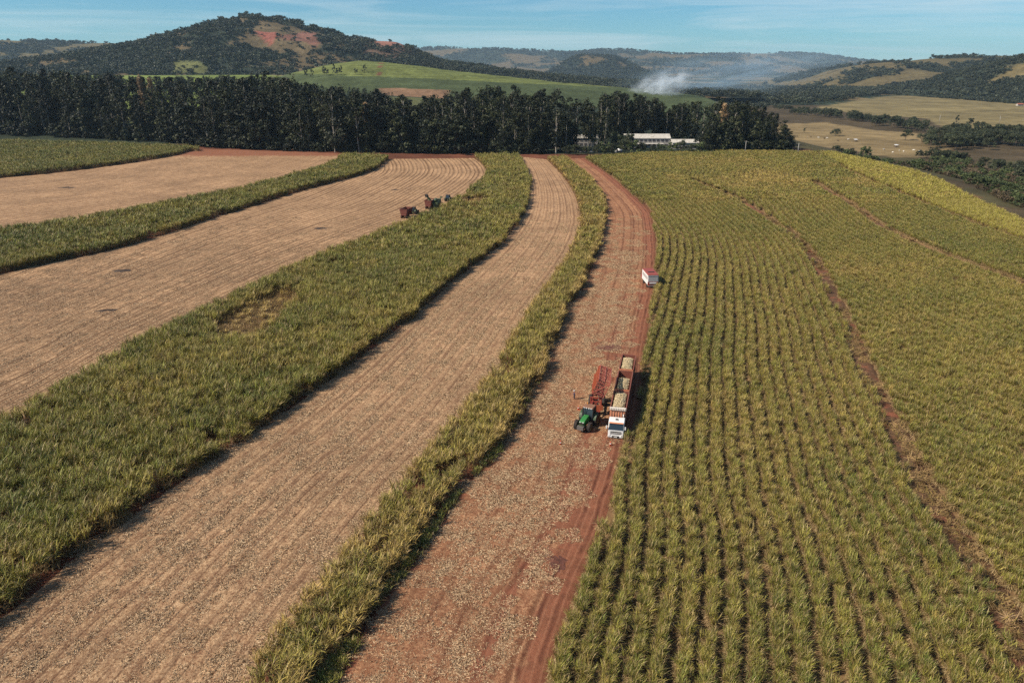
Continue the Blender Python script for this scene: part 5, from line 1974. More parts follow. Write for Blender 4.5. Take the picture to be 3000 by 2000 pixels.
# ---- tractors
def tractor(label, x, y, rz, sc=1.0, paint_='green_paint', roof='cream_paint', group=None):
    t = empty('tractor', (x, y, 0.06), rz)
    t.scale = (sc, sc, sc)
    tag(t, label, 'tractor', group)
    hood = MB().prism([(0.55, 1.05), (0.55, 1.92), (1.3, 1.90), (2.25, 1.72), (2.55, 1.50), (2.60, 1.05)], -0.40, 0.40)
    hood.build('hood', M[paint_], t, bevel=0.08)
    MB().box((0, 2.62, 1.28), (0.66, 0.06, 0.42)).build('grille', M['black_metal'], t)
    for sx in (-0.24, 0.24):
        MB().box((sx, 2.63, 1.56), (0.2, 0.06, 0.10)).build('headlight', M['lens'], t)
    MB().box((0, 0.9, 0.95), (0.62, 4.0, 0.5)).build('chassis', M['dark_green'], t)
    wts = MB()
    for k in range(7):
        wts.box((-0.42 + k * 0.14, 2.95, 0.82), (0.11, 0.55, 0.55))
    wts.build('front_weights', M['grey_metal'], t)
    ax = MB()
    ax.cyl((-1.0, 1.95, 0.72), (1.0, 1.95, 0.72), 0.13, n=10)
    ax.cyl((-1.0, -0.6, 0.95), (1.0, -0.6, 0.95), 0.18, n=10)
    ax.build('axle', M['dark_green'], t)
    cb = MB()
    cb.prism([(0.55, 1.15), (0.48, 1.75), (0.22, 2.78), (-0.95, 2.78), (-1.15, 1.75), (-1.0, 1.15)], -0.78, 0.78)
    cb.build('cab_glass', M['glass'], t, bevel=0.05)
    ps = MB()
    for sx in (-0.8, 0.8):
        ps.bar((sx, 0.50, 1.2), (sx, 0.22, 2.82), 0.09)
        ps.bar((sx, -1.08, 1.3), (sx, -0.95, 2.82), 0.09)
        ps.bar((sx, -0.35, 1.2), (sx, -0.35, 2.8), 0.07)
    ps.build('cab_frame', M['black_metal'], t)
    rf = MB().box((0, -0.37, 2.90), (1.72, 1.45, 0.20), taper=(0.9, 0.9)).build('cab_roof', M[roof], t, bevel=0.06)
    for sx in (-0.55, -0.2, 0.2, 0.55):
        MB().box((sx, 0.40, 2.88), (0.18, 0.06, 0.12)).build('work_light', M['lens'], rf)
    MB().cyl((0.5, -0.8, 3.0), (0.5, -0.8, 3.18), 0.07, n=8).build('beacon', M['amber'], rf)
    MB().cyl((0.52, 0.72, 1.8), (0.52, 0.72, 3.0), 0.06, n=8).build('exhaust', M['black_metal'], t)
    for sx in (-1, 1):
        f = MB()
        pts_ = [(-0.6 + 1.08 * math.cos(a), 0.95 + 1.08 * math.sin(a)) for a in np.linspace(0.25, 2.6, 8)]
        pts_ += [(-0.6 + 1.02 * math.cos(a), 0.95 + 1.02 * math.sin(a)) for a in np.linspace(2.6, 0.25, 8)]
        f.prism(pts_, sx * 1.05 - 0.27, sx * 1.05 + 0.27)
        f.build('fender', M['dark_green'], t)
        wheel(t, sx * 1.08, -0.6, 0.95, 0.62, 'yellow_paint', lugs=True)
        wheel(t, sx * 1.02, 1.95, 0.70, 0.48, 'yellow_paint', lugs=True)
    lk = MB()
    lk.bar((0, -1.2, 0.6), (0, -2.1, 0.62), 0.14)
    lk.build('drawbar', M['black_metal'], t)
    return t


p1, p2 = G(1692 / K, 1254 / K), G(1727 / K, 1264 / K)
mid = (p1 + p2) / 2
TA = math.pi - math.asin(0.46)
hd = Vector((-math.sin(TA), math.cos(TA), 0))
tp = Vector((mid[0], mid[1], 0)) - hd * 1.95
tractor('green tractor with black cab facing the camera beside the white truck', tp.x, tp.y, TA, 1.12, 'green_paint', 'dusty_roof')


# ---- red transshipment cart, its bin lifted and tipped towards the truck
def lattice_bin(parent, L=6.4, Wd=2.5, Hh=1.9, mat='red_paint'):
    """Bin around the local origin at its floor centre; open on top."""
    out = []
    for sx in (-1, 1):
        mb = MB()
        for k in range(9):
            mb.box((sx * Wd / 2, 0, 0.12 + k * (Hh - 0.2) / 8), (0.05, L, 0.07))
        for k in range(8):
            y = -L / 2 + (k + 0.5) * L / 8
            mb.box((sx * (Wd / 2 + 0.07), y, Hh / 2), (0.10, 0.10, Hh))
        for z in (0.06, Hh * 0.5, Hh - 0.05):
            mb.box((sx * (Wd / 2 + 0.08), 0, z), (0.11, L + 0.1, 0.12))
        out.append(mb.build('side_panel', M[mat], parent))
    for sy in (-1, 1):
        mb = MB()
        for k in range(7):
            mb.box((0, sy * L / 2, 0.12 + k * (Hh - 0.2) / 6), (Wd - 0.06, 0.05, 0.06))
        for k in range(4):
            mb.box((-Wd / 2 + (k + 0.5) * Wd / 4, sy * (L / 2 + 0.06), Hh / 2), (0.09, 0.09, Hh))
        mb.bar((-Wd / 2, sy * (L / 2 + 0.07), 0.1), (Wd / 2, sy * (L / 2 + 0.07), Hh - 0.1), 0.09)
        mb.box((0, sy * (L / 2 + 0.07), Hh - 0.05), (Wd + 0.2, 0.12, 0.12))
        out.append(mb.build('end_panel', M[mat], parent))
    mb = MB()
    mb.box((0, 0, 0), (Wd - 0.06, L - 0.06, 0.05))
    for k in range(6):
        mb.box((0, -L / 2 + (k + 0.5) * L / 6, -0.09), (Wd, 0.12, 0.14))
    for sx in (-0.8, 0.8):
        mb.box((sx, 0, -0.17), (0.14, L, 0.16))
    mb.build('bin_floor', M['dark_red' if mat == 'dark_red' else 'orange_paint'], parent)
    return out


CA = TR_A + 0.06
hd2 = Vector((-math.sin(CA), math.cos(CA), 0))
rt2 = Vector((math.cos(CA), math.sin(CA), 0))       # cart's own right-hand side
cpos = Vector((14.7, 119.2, 0.06))
t = empty('transfer_cart', cpos, CA)
tag(t, 'red transfer cart with raised bin tipping cane into the truck', 'cart')
fr = MB()
for sx in (-0.75, 0.75):
    fr.box((sx, 0, 0.95), (0.20, 7.0, 0.28))
for y in (-3.3, -1.8, -0.4, 1.2, 2.6, 3.4):
    fr.box((0, y, 0.95), (1.7, 0.20, 0.24))
fr.bar((-0.75, 3.4, 0.9), (0, 5.1, 0.7), 0.18)
fr.bar((0.75, 3.4, 0.9), (0, 5.1, 0.7), 0.18)
fr.build('chassis', M['red_paint'], t, bevel=0.02)
fp = MB()
fp.box((-0.3, 3.15, 1.5), (1.9, 0.10, 0.9))
fp.box((0.95, 2.6, 1.35), (0.20, 1.5, 0.5))
fp.build('front_guard', M['orange_paint'], t)
for sx in (-1, 1):
    for y in (-0.9, -2.6):
        wheel(t, sx * 1.15, y, 0.68, 0.55, 'red_paint')
ms = MB()
for y in (-2.9, 2.9):
    for sx in (-0.9, 0.9):
        ms.bar((sx, y, 1.0), (sx, y * 0.95, 3.3), 0.18)
    ms.bar((-0.9, y, 1.2), (0.9, y * 0.96, 3.1), 0.12)
    ms.bar((0.9, y, 1.2), (-0.9, y * 0.96, 3.1), 0.12)
    ms.bar((-0.95, y, 3.25), (0.95, y, 3.25), 0.16)
ms.bar((-0.9, -2.9, 1.3), (-0.9, 2.8, 3.0), 0.12)
ms.bar((-0.9, 2.9, 1.3), (-0.9, -2.8, 3.0), 0.12)
ms.build('lift_frame', M['red_paint'], t)
cyl_ = MB()
for y in (-2.4, 2.4):
    cyl_.cyl((-0.3, y, 1.1), (-0.55, y, 4.6), 0.07, n=10)
cyl_.build('lift_ram', M['steel'], t)
# the truck stands on the cart's left-hand side in cart coordinates (cart faces the camera), so the bin tips about its left edge
bn = MB()
bn.box((0, 0, 0.02), (0.3, 5.4, 0.12))
bno = bn.build('tipping_bin', M['dark_red'], t)
bno.location = (-0.55, 0.0, 4.35)
side_to_truck = 1 if (TR0 + TR_D * 12 - cpos).dot(rt2) > 0 else -1
TH = rad(112) * side_to_truck
piv = Vector((side_to_truck * 1.3, 0, 2.1))
RB = Matrix.Rotation(TH, 3, 'Y')
bno.location = Vector((side_to_truck * 1.30, 0.4, 3.75)) - RB @ piv
bno.rotation_euler = (0, TH, 0)
lattice_bin(bno, 6.8, 2.6, 2.1, 'faded_red')


# ---- far machines on the wide harvested field
def far_cart(x, y, rz, label, load_label=None, fill_z=1.0):
    t = empty('transfer_cart', (x, y, 0.08), rz)
    tag(t, label, 'cart', 'red transfer carts on the wide field')
    fr = MB()
    for sx in (-0.7, 0.7):
        fr.box((sx, 0, 0.95), (0.18, 6.4, 0.26))
    fr.bar((-0.7, 3.2, 0.9), (0, 4.9, 0.7), 0.18)
    fr.bar((0.7, 3.2, 0.9), (0, 4.9, 0.7), 0.18)
    fr.build('chassis', M['dark_red'], t)
    for sx in (-1, 1):
        for yy in (-0.6, -2.2):
            wheel(t, sx * 1.1, yy, 0.66, 0.5, 'red_paint')
    # bin flares towards the top
    Hh, L, w0, w1 = 2.5, 5.6, 2.2, 3.1
    for sx in (-1, 1):
        mb = MB()
        a, b_ = Vector((sx * w0 / 2, 0, 1.2)), Vector((sx * w1 / 2, 0, 1.2 + Hh))
        d = b_ - a
        q = Matrix.Rotation(math.atan2(d.x, d.z), 3, 'Y')
        mb.box((a + b_) / 2, (0.06, L, d.length), q)
        for k in range(7):
            mb.box((a + b_) / 2 + Vector((sx * 0.08, -L / 2 + (k + 0.5) * L / 7, 0)), (0.10, 0.12, d.length), q)
        mb.box((b_.x, 0, b_.z), (0.16, L + 0.1, 0.14))
        mb.build('side_panel', M['rust_red'], t)
    for sy in (-1, 1):
        mb = MB()
        mb.add([(-w0 / 2, sy * L / 2, 1.2), (w0 / 2, sy * L / 2, 1.2), (w1 / 2, sy * L / 2, 1.2 + Hh), (-w1 / 2, sy * L / 2, 1.2 + Hh),
                (-w0 / 2, sy * (L / 2 - 0.06), 1.2), (w0 / 2, sy * (L / 2 - 0.06), 1.2), (w1 / 2, sy * (L / 2 - 0.06), 1.2 + Hh), (-w1 / 2, sy * (L / 2 - 0.06), 1.2 + Hh)],
               [(0, 1, 2, 3), (7, 6, 5, 4), (0, 4, 5, 1), (1, 5, 6, 2), (2, 6, 7, 3), (3, 7, 4, 0)])
        for z in (1.5, 2.3, 3.1):
            mb.box((0, sy * (L / 2 + 0.06), z), (w0 + (w1 - w0) * (z - 1.2) / Hh, 0.12, 0.14))
        mb.box((0, sy * (L / 2 + 0.06), 1.2 + Hh), (w1 + 0.2, 0.16, 0.16))
        mb.build('end_panel', M['rust_red'], t)
    MB().box((0, 0, 1.2), (w0 - 0.04, L - 0.1, 0.08)).build('bin_floor', M['dark_red'], t)
    if load_label:
        mt = Matrix.Translation((x, y, 0.08)) @ Matrix.Rotation(rz, 4, 'Z')
        cane_load('cane_load', load_label, mt, L / 2 - 0.1, -L / 2 + 0.1, 1.2 + fill_z, 0.6, 9, w=2.6)
    return t


pa, pb = G(935, 498), G(1052, 446)
fd = Vector((pb[0] - pa[0], pb[1] - pa[1], 0)).normalized()
fa = math.atan2(-fd.x, fd.y)
p = Vector((*G(934, 500), 0))
far_cart(p.x, p.y, fa, 'empty red transfer cart, the rear one on the wide harvested field')
q_ = p + fd * 7.4
tractor('dark tractor pulling the rear red cart on the wide field', q_.x, q_.y, fa, 1.0, 'dark_green', 'black_metal')
p = Vector((*G(989, 479), 0))
far_cart(p.x, p.y, fa, 'red transfer cart being loaded beside the harvester', 'chopped cane in the red cart beside the harvester', 2.3)
q_ = p + fd * 7.6 + Vector((1.0, 0.6, 0))
q_ = Vector((*G(1030, 463), 0))
tractor('dark tractor ahead of the harvester at the cane edge', q_.x, q_.y, fa, 1.0, 'dark_green', 'black_metal')


def harvester(x, y, rz, label):
    t = empty('cane_harvester', (x, y, 0.08), rz)
    tag(t, label, 'harvester')
    MB().prism([(-3.2, 0.7), (-3.2, 2.6), (-1.2, 3.0), (0.4, 2.9), (0.4, 1.0), (1.6, 0.7)], -1.1, 1.1).build('body', M['dark_green'], t, bevel=0.08)
    MB().prism([(0.5, 1.5), (0.5, 3.5), (1.8, 3.4), (2.1, 1.9), (2.1, 1.5)], -0.75, 0.75).build('cab', M['glass'], t, bevel=0.06)
    MB().box((0, 1.1, 3.55), (1.7, 1.7, 0.16)).build('cab_roof', M['dark_green'], t, bevel=0.05)
    for sx in (-1, 1):
        d = MB()
        d.cyl((sx * 0.9, 3.2, 0.5), (sx * 0.75, 2.6, 2.1), 0.26, 0.14, 10)
        d.bar((sx * 0.9, 1.6, 0.8), (sx * 0.9, 3.2, 0.7), 0.16)
        d.build('crop_divider', M['dark_green'], t)
        tr = MB()
        tr.prism([(-3.0, 0.35), (-2.7, 0.05), (-0.2, 0.05), (0.2, 0.4), (0.0, 0.85), (-2.8, 0.85)], sx * 1.25 - 0.25, sx * 1.25 + 0.25)
        tr.build('track', M['rubber'], t)
    el = MB()
    a, b_ = Vector((0, -2.9, 1.2)), Vector((3.3, -3.6, 5.3))
    for off in (-0.42, 0.42):
        el.bar(a + Vector((0, off, 0)), b_ + Vector((0, off, 0)), 0.10, 0.5)
    for k in range(9):
        c0 = a.lerp(b_, (k + 0.5) / 9)
        el.bar(c0 + Vector((0, -0.42, 0)), c0 + Vector((0, 0.42, 0)), 0.10)
    el.bar(a, b_, 0.7, 0.06)
    e_ = el.build('elevator', M['dark_green'], t)
    MB().prism([(-4.1, 5.0), (-4.1, 5.9), (-3.1, 6.0), (-3.0, 5.0)], 2.9, 4.0).build('extractor_hood', M['black_metal'], e_)
    MB().cyl((0, -1.9, 2.8), (0, -2.3, 4.2), 0.62, 0.7, 14).build('primary_extractor', M['dark_green'], t, smooth=True)
    tp_ = MB()
    tp_.bar((0, 1.9, 2.9), (0, 4.0, 3.9), 0.16)
    tp_.cyl((-0.5, 4.1, 3.9), (0.5, 4.1, 3.9), 0.3, n=10)
    tp_.build('topper', M['dark_green'], t)


hp = Vector((*G(1006, 478), 0))
harvester(hp.x, hp.y, fa, 'dark green cane harvester with raised elevator at the strip edge')
# turn elevator towards the cart on its left side
hv = [o for o in C.objects if o.name.startswith('cane_harvester')][0]
for ch in hv.children:
    if ch.name.startswith('elevator'):
        ch.scale = (-1, 1, 1)

# ---- support bus behind
t = empty('crew_bus', (0, 0, 0))
bp = G(1500, 664)
t.location = (bp[0] - 0.1, bp[1] + 0.3, 0.06)
BA = rad(3)
t.rotation_euler = (0, 0, BA)
tag(t, 'white and red boxy crew bus seen from behind at the field edge', 'bus')
bw, bl = 2.5, 6.2
t.scale = (1.14, 1.14, 1.14)
MB().box((0, bl / 2, 2.05), (bw, bl, 2.3)).build('body', M['white_paint'], t, bevel=0.06)
MB().box((0, bl / 2, 3.28), (bw + 0.08, bl + 0.06, 0.20), taper=(0.93, 0.98)).build('roof', M['bus_red'], t, bevel=0.05)
MB().box((0, 2.3, 3.42), (1.5, 0.55, 0.12)).build('roof_hatch', M['black_metal'], t, bevel=0.03)
MB().box((0, -0.03, 2.98), (bw - 0.06, 0.07, 0.16)).build('rear_header', M['black_metal'], t)
for x0, x1 in ((-1.12, -0.02), (0.04, 1.12)):
    MB().box(((x0 + x1) / 2, -0.035, 2.28), (x1 - x0, 0.06, 1.12)).build('rear_window', M['bus_glass'], t, bevel=0.02)
MB().box((0, -0.04, 1.30), (bw + 0.02, 0.08, 0.72)).build('rear_skirt', M['bus_red'], t, bevel=0.03)
MB().box((0, -0.09, 1.38), (1.6, 0.05, 0.36)).build('rear_sign', M['cone_white'], t, bevel=0.02)
MB().box((0, -0.02, 0.66), (bw - 0.1, 0.22, 0.26)).build('bumper', M['steel'], t, bevel=0.03)
for sx in (-1, 1):
    MB().box((sx * 1.05, -0.08, 0.98), (0.3, 0.06, 0.14)).build('tail_light', M['tail_red'], t)
    for k in range(4):
        MB().box((sx * (bw / 2 + 0.006), 0.9 + k * 1.3, 2.4), (0.03, 1.05, 0.75)).build('side_window', M['bus_glass'], t)
    for y in (1.3, 4.9):
        wheel(t, sx * 1.02, y, 0.48, 0.36)
MB().box((0, bl / 2, 0.75), (1.0, bl - 0.4, 0.3)).build('chassis', M['black_metal'], t)
MB().prism([(bl, 0.7), (bl, 2.7), (bl + 0.5, 2.6), (bl + 0.9, 1.6), (bl + 1.6, 1.45), (bl + 1.7, 0.7)], -1.15, 1.15).build('cab', M['bus_red'], t, bevel=0.06)

# ---- traffic cones
def cone(vx, vy, label, fallen=False):
    p = G(vx, vy)
    t = empty('traffic_cone', (p[0], p[1], 0.10))
    tag(t, label, 'traffic cone', 'traffic cones round the truck')
    MB().box((0, 0, 0.025), (0.46, 0.46, 0.05)).build('base', M['cone_orange'], t)
    MB().lathe((0, 0, 0), (0, 0, 1), [(0.05, 0.17), (0.72, 0.045), (0.78, 0.035)], 14).build('body', M['cone_orange'], t, smooth=True)
    MB().lathe((0, 0, 0), (0, 0, 1), [(0.34, 0.127), (0.48, 0.102)], 14).build('band', M['cone_white'], t)


Z1 = lambda x, y: ((1500 + x / 3.92) / K, (950 + y / 3.92) / K)
cone(*Z1(762, 985), 'orange traffic cone behind the green tractor on its left')
cone(*Z1(555, 1388), 'orange traffic cone out on the track left of the tractor')
cone(*Z1(1130, 1400), 'orange traffic cone in front of the white truck')

# ---- the worker
m, nt, b, out = new_mat('skin')
b.inputs['Base Color'].default_value = (0.24, 0.12, 0.07, 1)
b.inputs['Roughness'].default_value = 0.55
M['skin'] = m
M['navy_cloth'] = paint('navy_cloth', (0.018, 0.030, 0.10), 0.85, 0.15, scale=4)
M['grey_cloth'] = paint('grey_cloth', (0.05, 0.055, 0.075), 0.85, 0.2, scale=4)
M['white_cloth'] = paint('white_cloth', (0.75, 0.74, 0.72), 0.7, 0.05, scale=4)
M['boot'] = paint('boot', (0.03, 0.02, 0.015), 0.7, 0.3)


def skin_mesh(name, joints, edges, mat, parent, root=0, sub=2):
    me = bpy.data.meshes.new(name)
    me.from_pydata([j[0] for j in joints], edges, [])
    me.materials.append(mat)
    o = link(name, me, parent)
    sk = o.modifiers.new('skin', 'SKIN')
    sk.use_smooth_shade = True
    d = me.skin_vertices[0].data
    for i, (co, r) in enumerate(joints):
        d[i].radius = (r, r) if not isinstance(r, tuple) else r
        d[i].use_root = (i == root)
    ss = o.modifiers.new('sub', 'SUBSURF')
    ss.levels = ss.render_levels = sub
    return o


pp = G(*[c_ for c_ in Z1(715, 868)])
t = empty('person', (pp[0], pp[1], 0.10), rad(100))
tag(t, 'worker in navy clothes and white cap standing by the tipping cart', 'person')
# body facing local +y; joints: pelvis, chest, neck, head, arms, legs (mid-step, one arm lifted to the shoulder)
J = [((0, 0, 0.95), (0.15, 0.11)), ((0, 0.0, 1.18), (0.14, 0.10)), ((0, 0.0, 1.40), (0.17, 0.11)), ((0, 0.01, 1.50), 0.055), ((0, 0.03, 1.56), 0.06), ((0, 0.045, 1.66), (0.082, 0.098)), ((0, 0.03, 1.76), 0.05),
     ((0.21, 0, 1.41), 0.06), ((0.30, 0.03, 1.15), 0.045), ((0.27, 0.22, 0.98), 0.034), ((0.26, 0.28, 0.93), 0.036),
     ((-0.21, 0, 1.41), 0.06), ((-0.31, -0.02, 1.16), 0.045), ((-0.25, 0.20, 1.22), 0.034), ((-0.21, 0.27, 1.26), 0.036),
     ((0.10, 0, 0.88), 0.085), ((0.12, 0.06, 0.50), 0.062), ((0.12, 0.0, 0.09), 0.045), ((0.13, 0.14, 0.04), 0.04),
     ((-0.10, 0, 0.88), 0.085), ((-0.12, 0.0, 0.50), 0.062), ((-0.12, -0.14, 0.09), 0.045), ((-0.13, 0.0, 0.04), 0.04)]
ED = [(0, 1), (1, 2), (2, 3), (3, 4), (4, 5), (5, 6), (2, 7), (7, 8), (8, 9), (9, 10), (2, 11), (11, 12), (12, 13), (13, 14), (0, 15), (15, 16), (16, 17), (17, 18), (0, 19), (19, 20), (20, 21), (21, 22)]
skin_mesh('body', J, ED, M['skin'], t)
for sx, wr, hd_ in ((1, (0.26, 0.28, 0.93), (0.0, 0.85, -0.5)), (-1, (-0.21, 0.27, 1.26), (0.3, 0.8, 0.5))):
    jn, ed = [(wr, 0.03)], []
    d0 = Vector(hd_).normalized()
    s0 = d0.cross(Vector((0, 0, 1))).normalized()
    for k, (off, ln) in enumerate(((-0.03, 0.075), (-0.01, 0.085), (0.012, 0.08), (0.03, 0.065), (0.05, 0.045))):
        a = Vector(wr) + s0 * off * 1.1 + d0 * (0.045 if k < 4 else 0.01)
        i0 = len(jn)
        jn += [(tuple(a), 0.010), (tuple(a + d0 * ln * 0.55 + Vector((0, 0, -0.008))), 0.009), (tuple(a + d0 * ln * 0.9 + Vector((0, 0, -0.03))), 0.008)]
        ed += [(0, i0), (i0, i0 + 1), (i0 + 1, i0 + 2)]
    skin_mesh('hand', jn, ed, M['skin'], t, sub=1)
up = lambda r, k=1.16: tuple(x * k for x in r) if isinstance(r, tuple) else r * k
SJ = [(J[i][0], up(J[i][1])) for i in (0, 1, 2, 7, 8, 9, 11, 12, 13)]
SJ[0] = ((0, 0, 0.90), (0.18, 0.135))
skin_mesh('shirt', SJ, [(0, 1), (1, 2), (2, 3), (3, 4), (4, 5), (2, 6), (6, 7), (7, 8)], M['navy_cloth'], t)
TJ = [((0, 0, 0.97), (0.165, 0.12))] + [(J[i][0], up(J[i][1], 1.25)) for i in (15, 16, 17, 19, 20, 21)]
skin_mesh('trousers', TJ, [(0, 1), (1, 2), (2, 3), (0, 4), (4, 5), (5, 6)], M['grey_cloth'], t)
for f0, f1 in (((0.12, -0.04, 0.06), (0.13, 0.19, 0.045)), ((-0.12, -0.18, 0.06), (-0.13, 0.05, 0.045))):
    skin_mesh('boot', [(f0, 0.055), (((f0[0] + f1[0]) / 2, (f0[1] + f1[1]) / 2, 0.055), 0.052), (f1, 0.045)], [(0, 1), (1, 2)], M['boot'], t)
cap = MB()
cap.lathe((0, 0.035, 1.70), (0, 0, 1), [(0.0, 0.115), (0.06, 0.112), (0.11, 0.08), (0.13, 0.02)], 16)
cap.box((0, 0.17, 1.705), (0.16, 0.14, 0.018))
cap.build('cap', M['white_cloth'], t, smooth=True)
cl = MB()
cl.box((0, -0.115, 1.30), (0.24, 0.02, 0.16))
cl.build('back_patch', M['white_cloth'], t)
face = MB()
for sx in (-0.033, 0.033):
    face.box((sx, 0.135, 1.665), (0.028, 0.012, 0.012))
face.build('eyes', M['boot'], t)
fn = MB()
fn.cyl((0, 0.13, 1.655), (0, 0.165, 1.625), 0.008, 0.016, 6)
fn.build('nose', M['skin'], t)

# ================================================================ sheds, poles, cattle
def roof_mat():
    m, nt, b, out = new_mat('shed_roof')
    tc = nt.nodes.new('ShaderNodeTexCoord').outputs['Object']
    n1 = noise(nt, 0.6, 5, 0.6, tc)
    nt.links.new(ramp(nt, n1, [(0.3, (0.34, 0.31, 0.26)), (0.7, (0.58, 0.54, 0.47))]), b.inputs['Base Color'])
    b.inputs['Roughness'].default_value = 0.6
    return m


M['shed_roof'] = roof_mat()
M['shed_wall'] = paint('shed_wall', (0.42, 0.39, 0.35), 0.8, 0.3, (0.30, 0.22, 0.17), 0.4)
M['shed_dark'] = paint('shed_dark', (0.05, 0.05, 0.06), 0.6, 0.2, scale=0.5)
M['tile_roof'] = paint('tile_roof', (0.32, 0.10, 0.06), 0.8, 0.3, scale=0.5)
M['timber'] = paint('timber', (0.16, 0.11, 0.08), 0.85, 0.2)
M['concrete'] = paint('concrete', (0.42, 0.40, 0.37), 0.85, 0.2)


def shed(label, vx0, vx1, dist, eave, ridge, depth, storeys=1, name='shed', roof='shed_roof', rz=0.0, annex=False):
    a, b_ = AT(vx0, 340, dist), AT(vx1, 340, dist)
    z = float(ground_z((a[0] + b_[0]) / 2, dist))
    L = b_[0] - a[0]
    t = empty(name, ((a[0] + b_[0]) / 2, dist, z), rz)
    tag(t, label, 'building')
    w = MB().box((0, depth / 2, eave / 2), (L - 1.0, depth - 1.0, eave)).build('wall', M['shed_wall'], t)
    for sgn in (-1, 1):
        rp = MB()
        y0, y1 = (0 if sgn < 0 else depth), depth / 2
        rp.add([(-L / 2, y0, eave - 0.1), (L / 2, y0, eave - 0.1), (L / 2, y1, ridge), (-L / 2, y1, ridge),
                (-L / 2, y0, eave + 0.1), (L / 2, y0, eave + 0.1), (L / 2, y1, ridge + 0.2), (-L / 2, y1, ridge + 0.2)],
               [(0, 1, 2, 3), (7, 6, 5, 4), (0, 4, 5, 1), (1, 5, 6, 2), (2, 6, 7, 3), (3, 7, 4, 0)])
        k = int(L / 1.2)
        for i in range(k):
            x = -L / 2 + (i + 0.5) * L / k
            rp.bar((x, y0, eave + 0.14), (x, y1, ridge + 0.24), 0.12, 0.08)
        rp.build('roof', M[roof], t)
    for sx in (-1, 1):
        gb = MB()
        x = sx * (L / 2 - 0.55)
        gb.add([(x - 0.06, 0.6, eave - 0.05), (x - 0.06, depth - 0.6, eave - 0.05), (x - 0.06, depth / 2, ridge - 0.1),
                (x + 0.06, 0.6, eave - 0.05), (x + 0.06, depth - 0.6, eave - 0.05), (x + 0.06, depth / 2, ridge - 0.1)],
               [(0, 2, 1), (3, 4, 5), (0, 1, 4, 3), (1, 2, 5, 4), (2, 0, 3, 5)])
        gb.build('gable', M['shed_wall'], t)
    nwin = max(3, int(L / 3.2))
    for s in range(storeys):
        zc = (s + 0.55) * eave / storeys
        for i in range(nwin):
            x = -L / 2 + 1.5 + (i + 0.5) * (L - 3) / nwin
            fw = MB().box((x, 0.44, zc), ((L - 3) / nwin * 0.62, 0.10, eave / storeys * 0.42)).build('window', M['shed_dark'], t)
            MB().box((x, 0.39, zc - eave / storeys * 0.23), ((L - 3) / nwin * 0.7, 0.16, 0.12)).build('sill', M['shed_wall'], fw)
    if annex:
        MB().box((2, -1.6, eave * 0.48), (L * 0.55, 3.4, 0.18), Matrix.Rotation(0.10, 3, 'X')).build('porch_roof', M[roof], t)
        for i in range(5):
            MB().box((2 - L * 0.25 + i * L * 0.125, -3.0, eave * 0.22), (0.2, 0.2, eave * 0.44)).build('porch_post', M['concrete'], t)
    return t


shed('long two-storey shed with bright white roof behind the big field', 1434, 1540, 566, 6.6, 9.2, 13, 2, annex=True)
shed('lower white-roofed shed right of the long shed', 1543, 1606, 556, 4.4, 6.4, 10)
shed('pale house half hidden behind the trunks left of the sheds', 1306, 1374, 575, 6.0, 8.0, 11, 2, name='house')
shed('small white outbuilding glimpsed at the foot of the grove', 1268, 1300, 560, 3.6, 5.0, 7, 1, name='outbuilding')
shed('tiny red-roofed farmhouse at the foot of the steep hillside', 2316, 2330, 1480, 2.8, 4.6, 7, 1, name='farmhouse', roof='tile_roof')


# white tank truck parked by the road
p = G(1417, 352)
t = empty('parked_truck', (p[0], p[1], 0.0), rad(80))
tag(t, 'small white truck parked in front of the dark grove', 'truck')
MB().prism([(2.0, 0.6), (2.0, 1.5), (1.7, 2.5), (0.3, 2.6), (0.3, 0.6)], -1.1, 1.1).build('cab', M['white_paint'], t, bevel=0.08)
MB().box((0, 1.88, 2.0), (1.9, 0.05, 0.7), Matrix.Rotation(0.29, 3, 'X')).build('windshield', M['glass'], t)
MB().lathe((0, -3.6, 2.1), (0, 1, 0), [(0, 0.6), (0.25, 1.05), (3.4, 1.05), (3.65, 0.6)], 18).build('tank', M['white_paint'], t, smooth=True)
MB().box((0, -1.0, 0.75), (0.9, 5.6, 0.3)).build('chassis', M['black_metal'], t)
for sx in (-1, 1):
    for y in (1.1, -2.6):
        wheel(t, sx * 0.95, y, 0.48, 0.34)


def car(vx, vy, mat, label, rz):
    p = G(vx, vy)
    t = empty('parked_car', (p[0], p[1], 0.0), rz)
    tag(t, label, 'car', 'cars parked by the sheds')
    MB().prism([(2.1, 0.35), (2.1, 0.8), (1.0, 0.95), (-2.0, 1.0), (-2.1, 0.35)], -0.85, 0.85).build('body', M[mat], t, bevel=0.08)
    MB().prism([(0.95, 0.95), (0.35, 1.48), (-1.3, 1.48), (-1.95, 1.0)], -0.74, 0.74).build('windows', M['glass'], t, bevel=0.05)
    MB().box((0, -0.45, 1.49), (1.35, 1.5, 0.05)).build('roof', M[mat], t)
    for sx in (-1, 1):
        for y in (1.3, -1.35):
            wheel(t, sx * 0.78, y, 0.32, 0.2)


car(1338, 351, 'grey_metal', 'grey car parked under the trees left of the white truck', rad(85))
car(1360, 351, 'steel', 'silver car parked under the trees nearest the white truck', rad(95))
car(1624, 353, 'white_paint', 'white car at the right end of the sheds', rad(20))


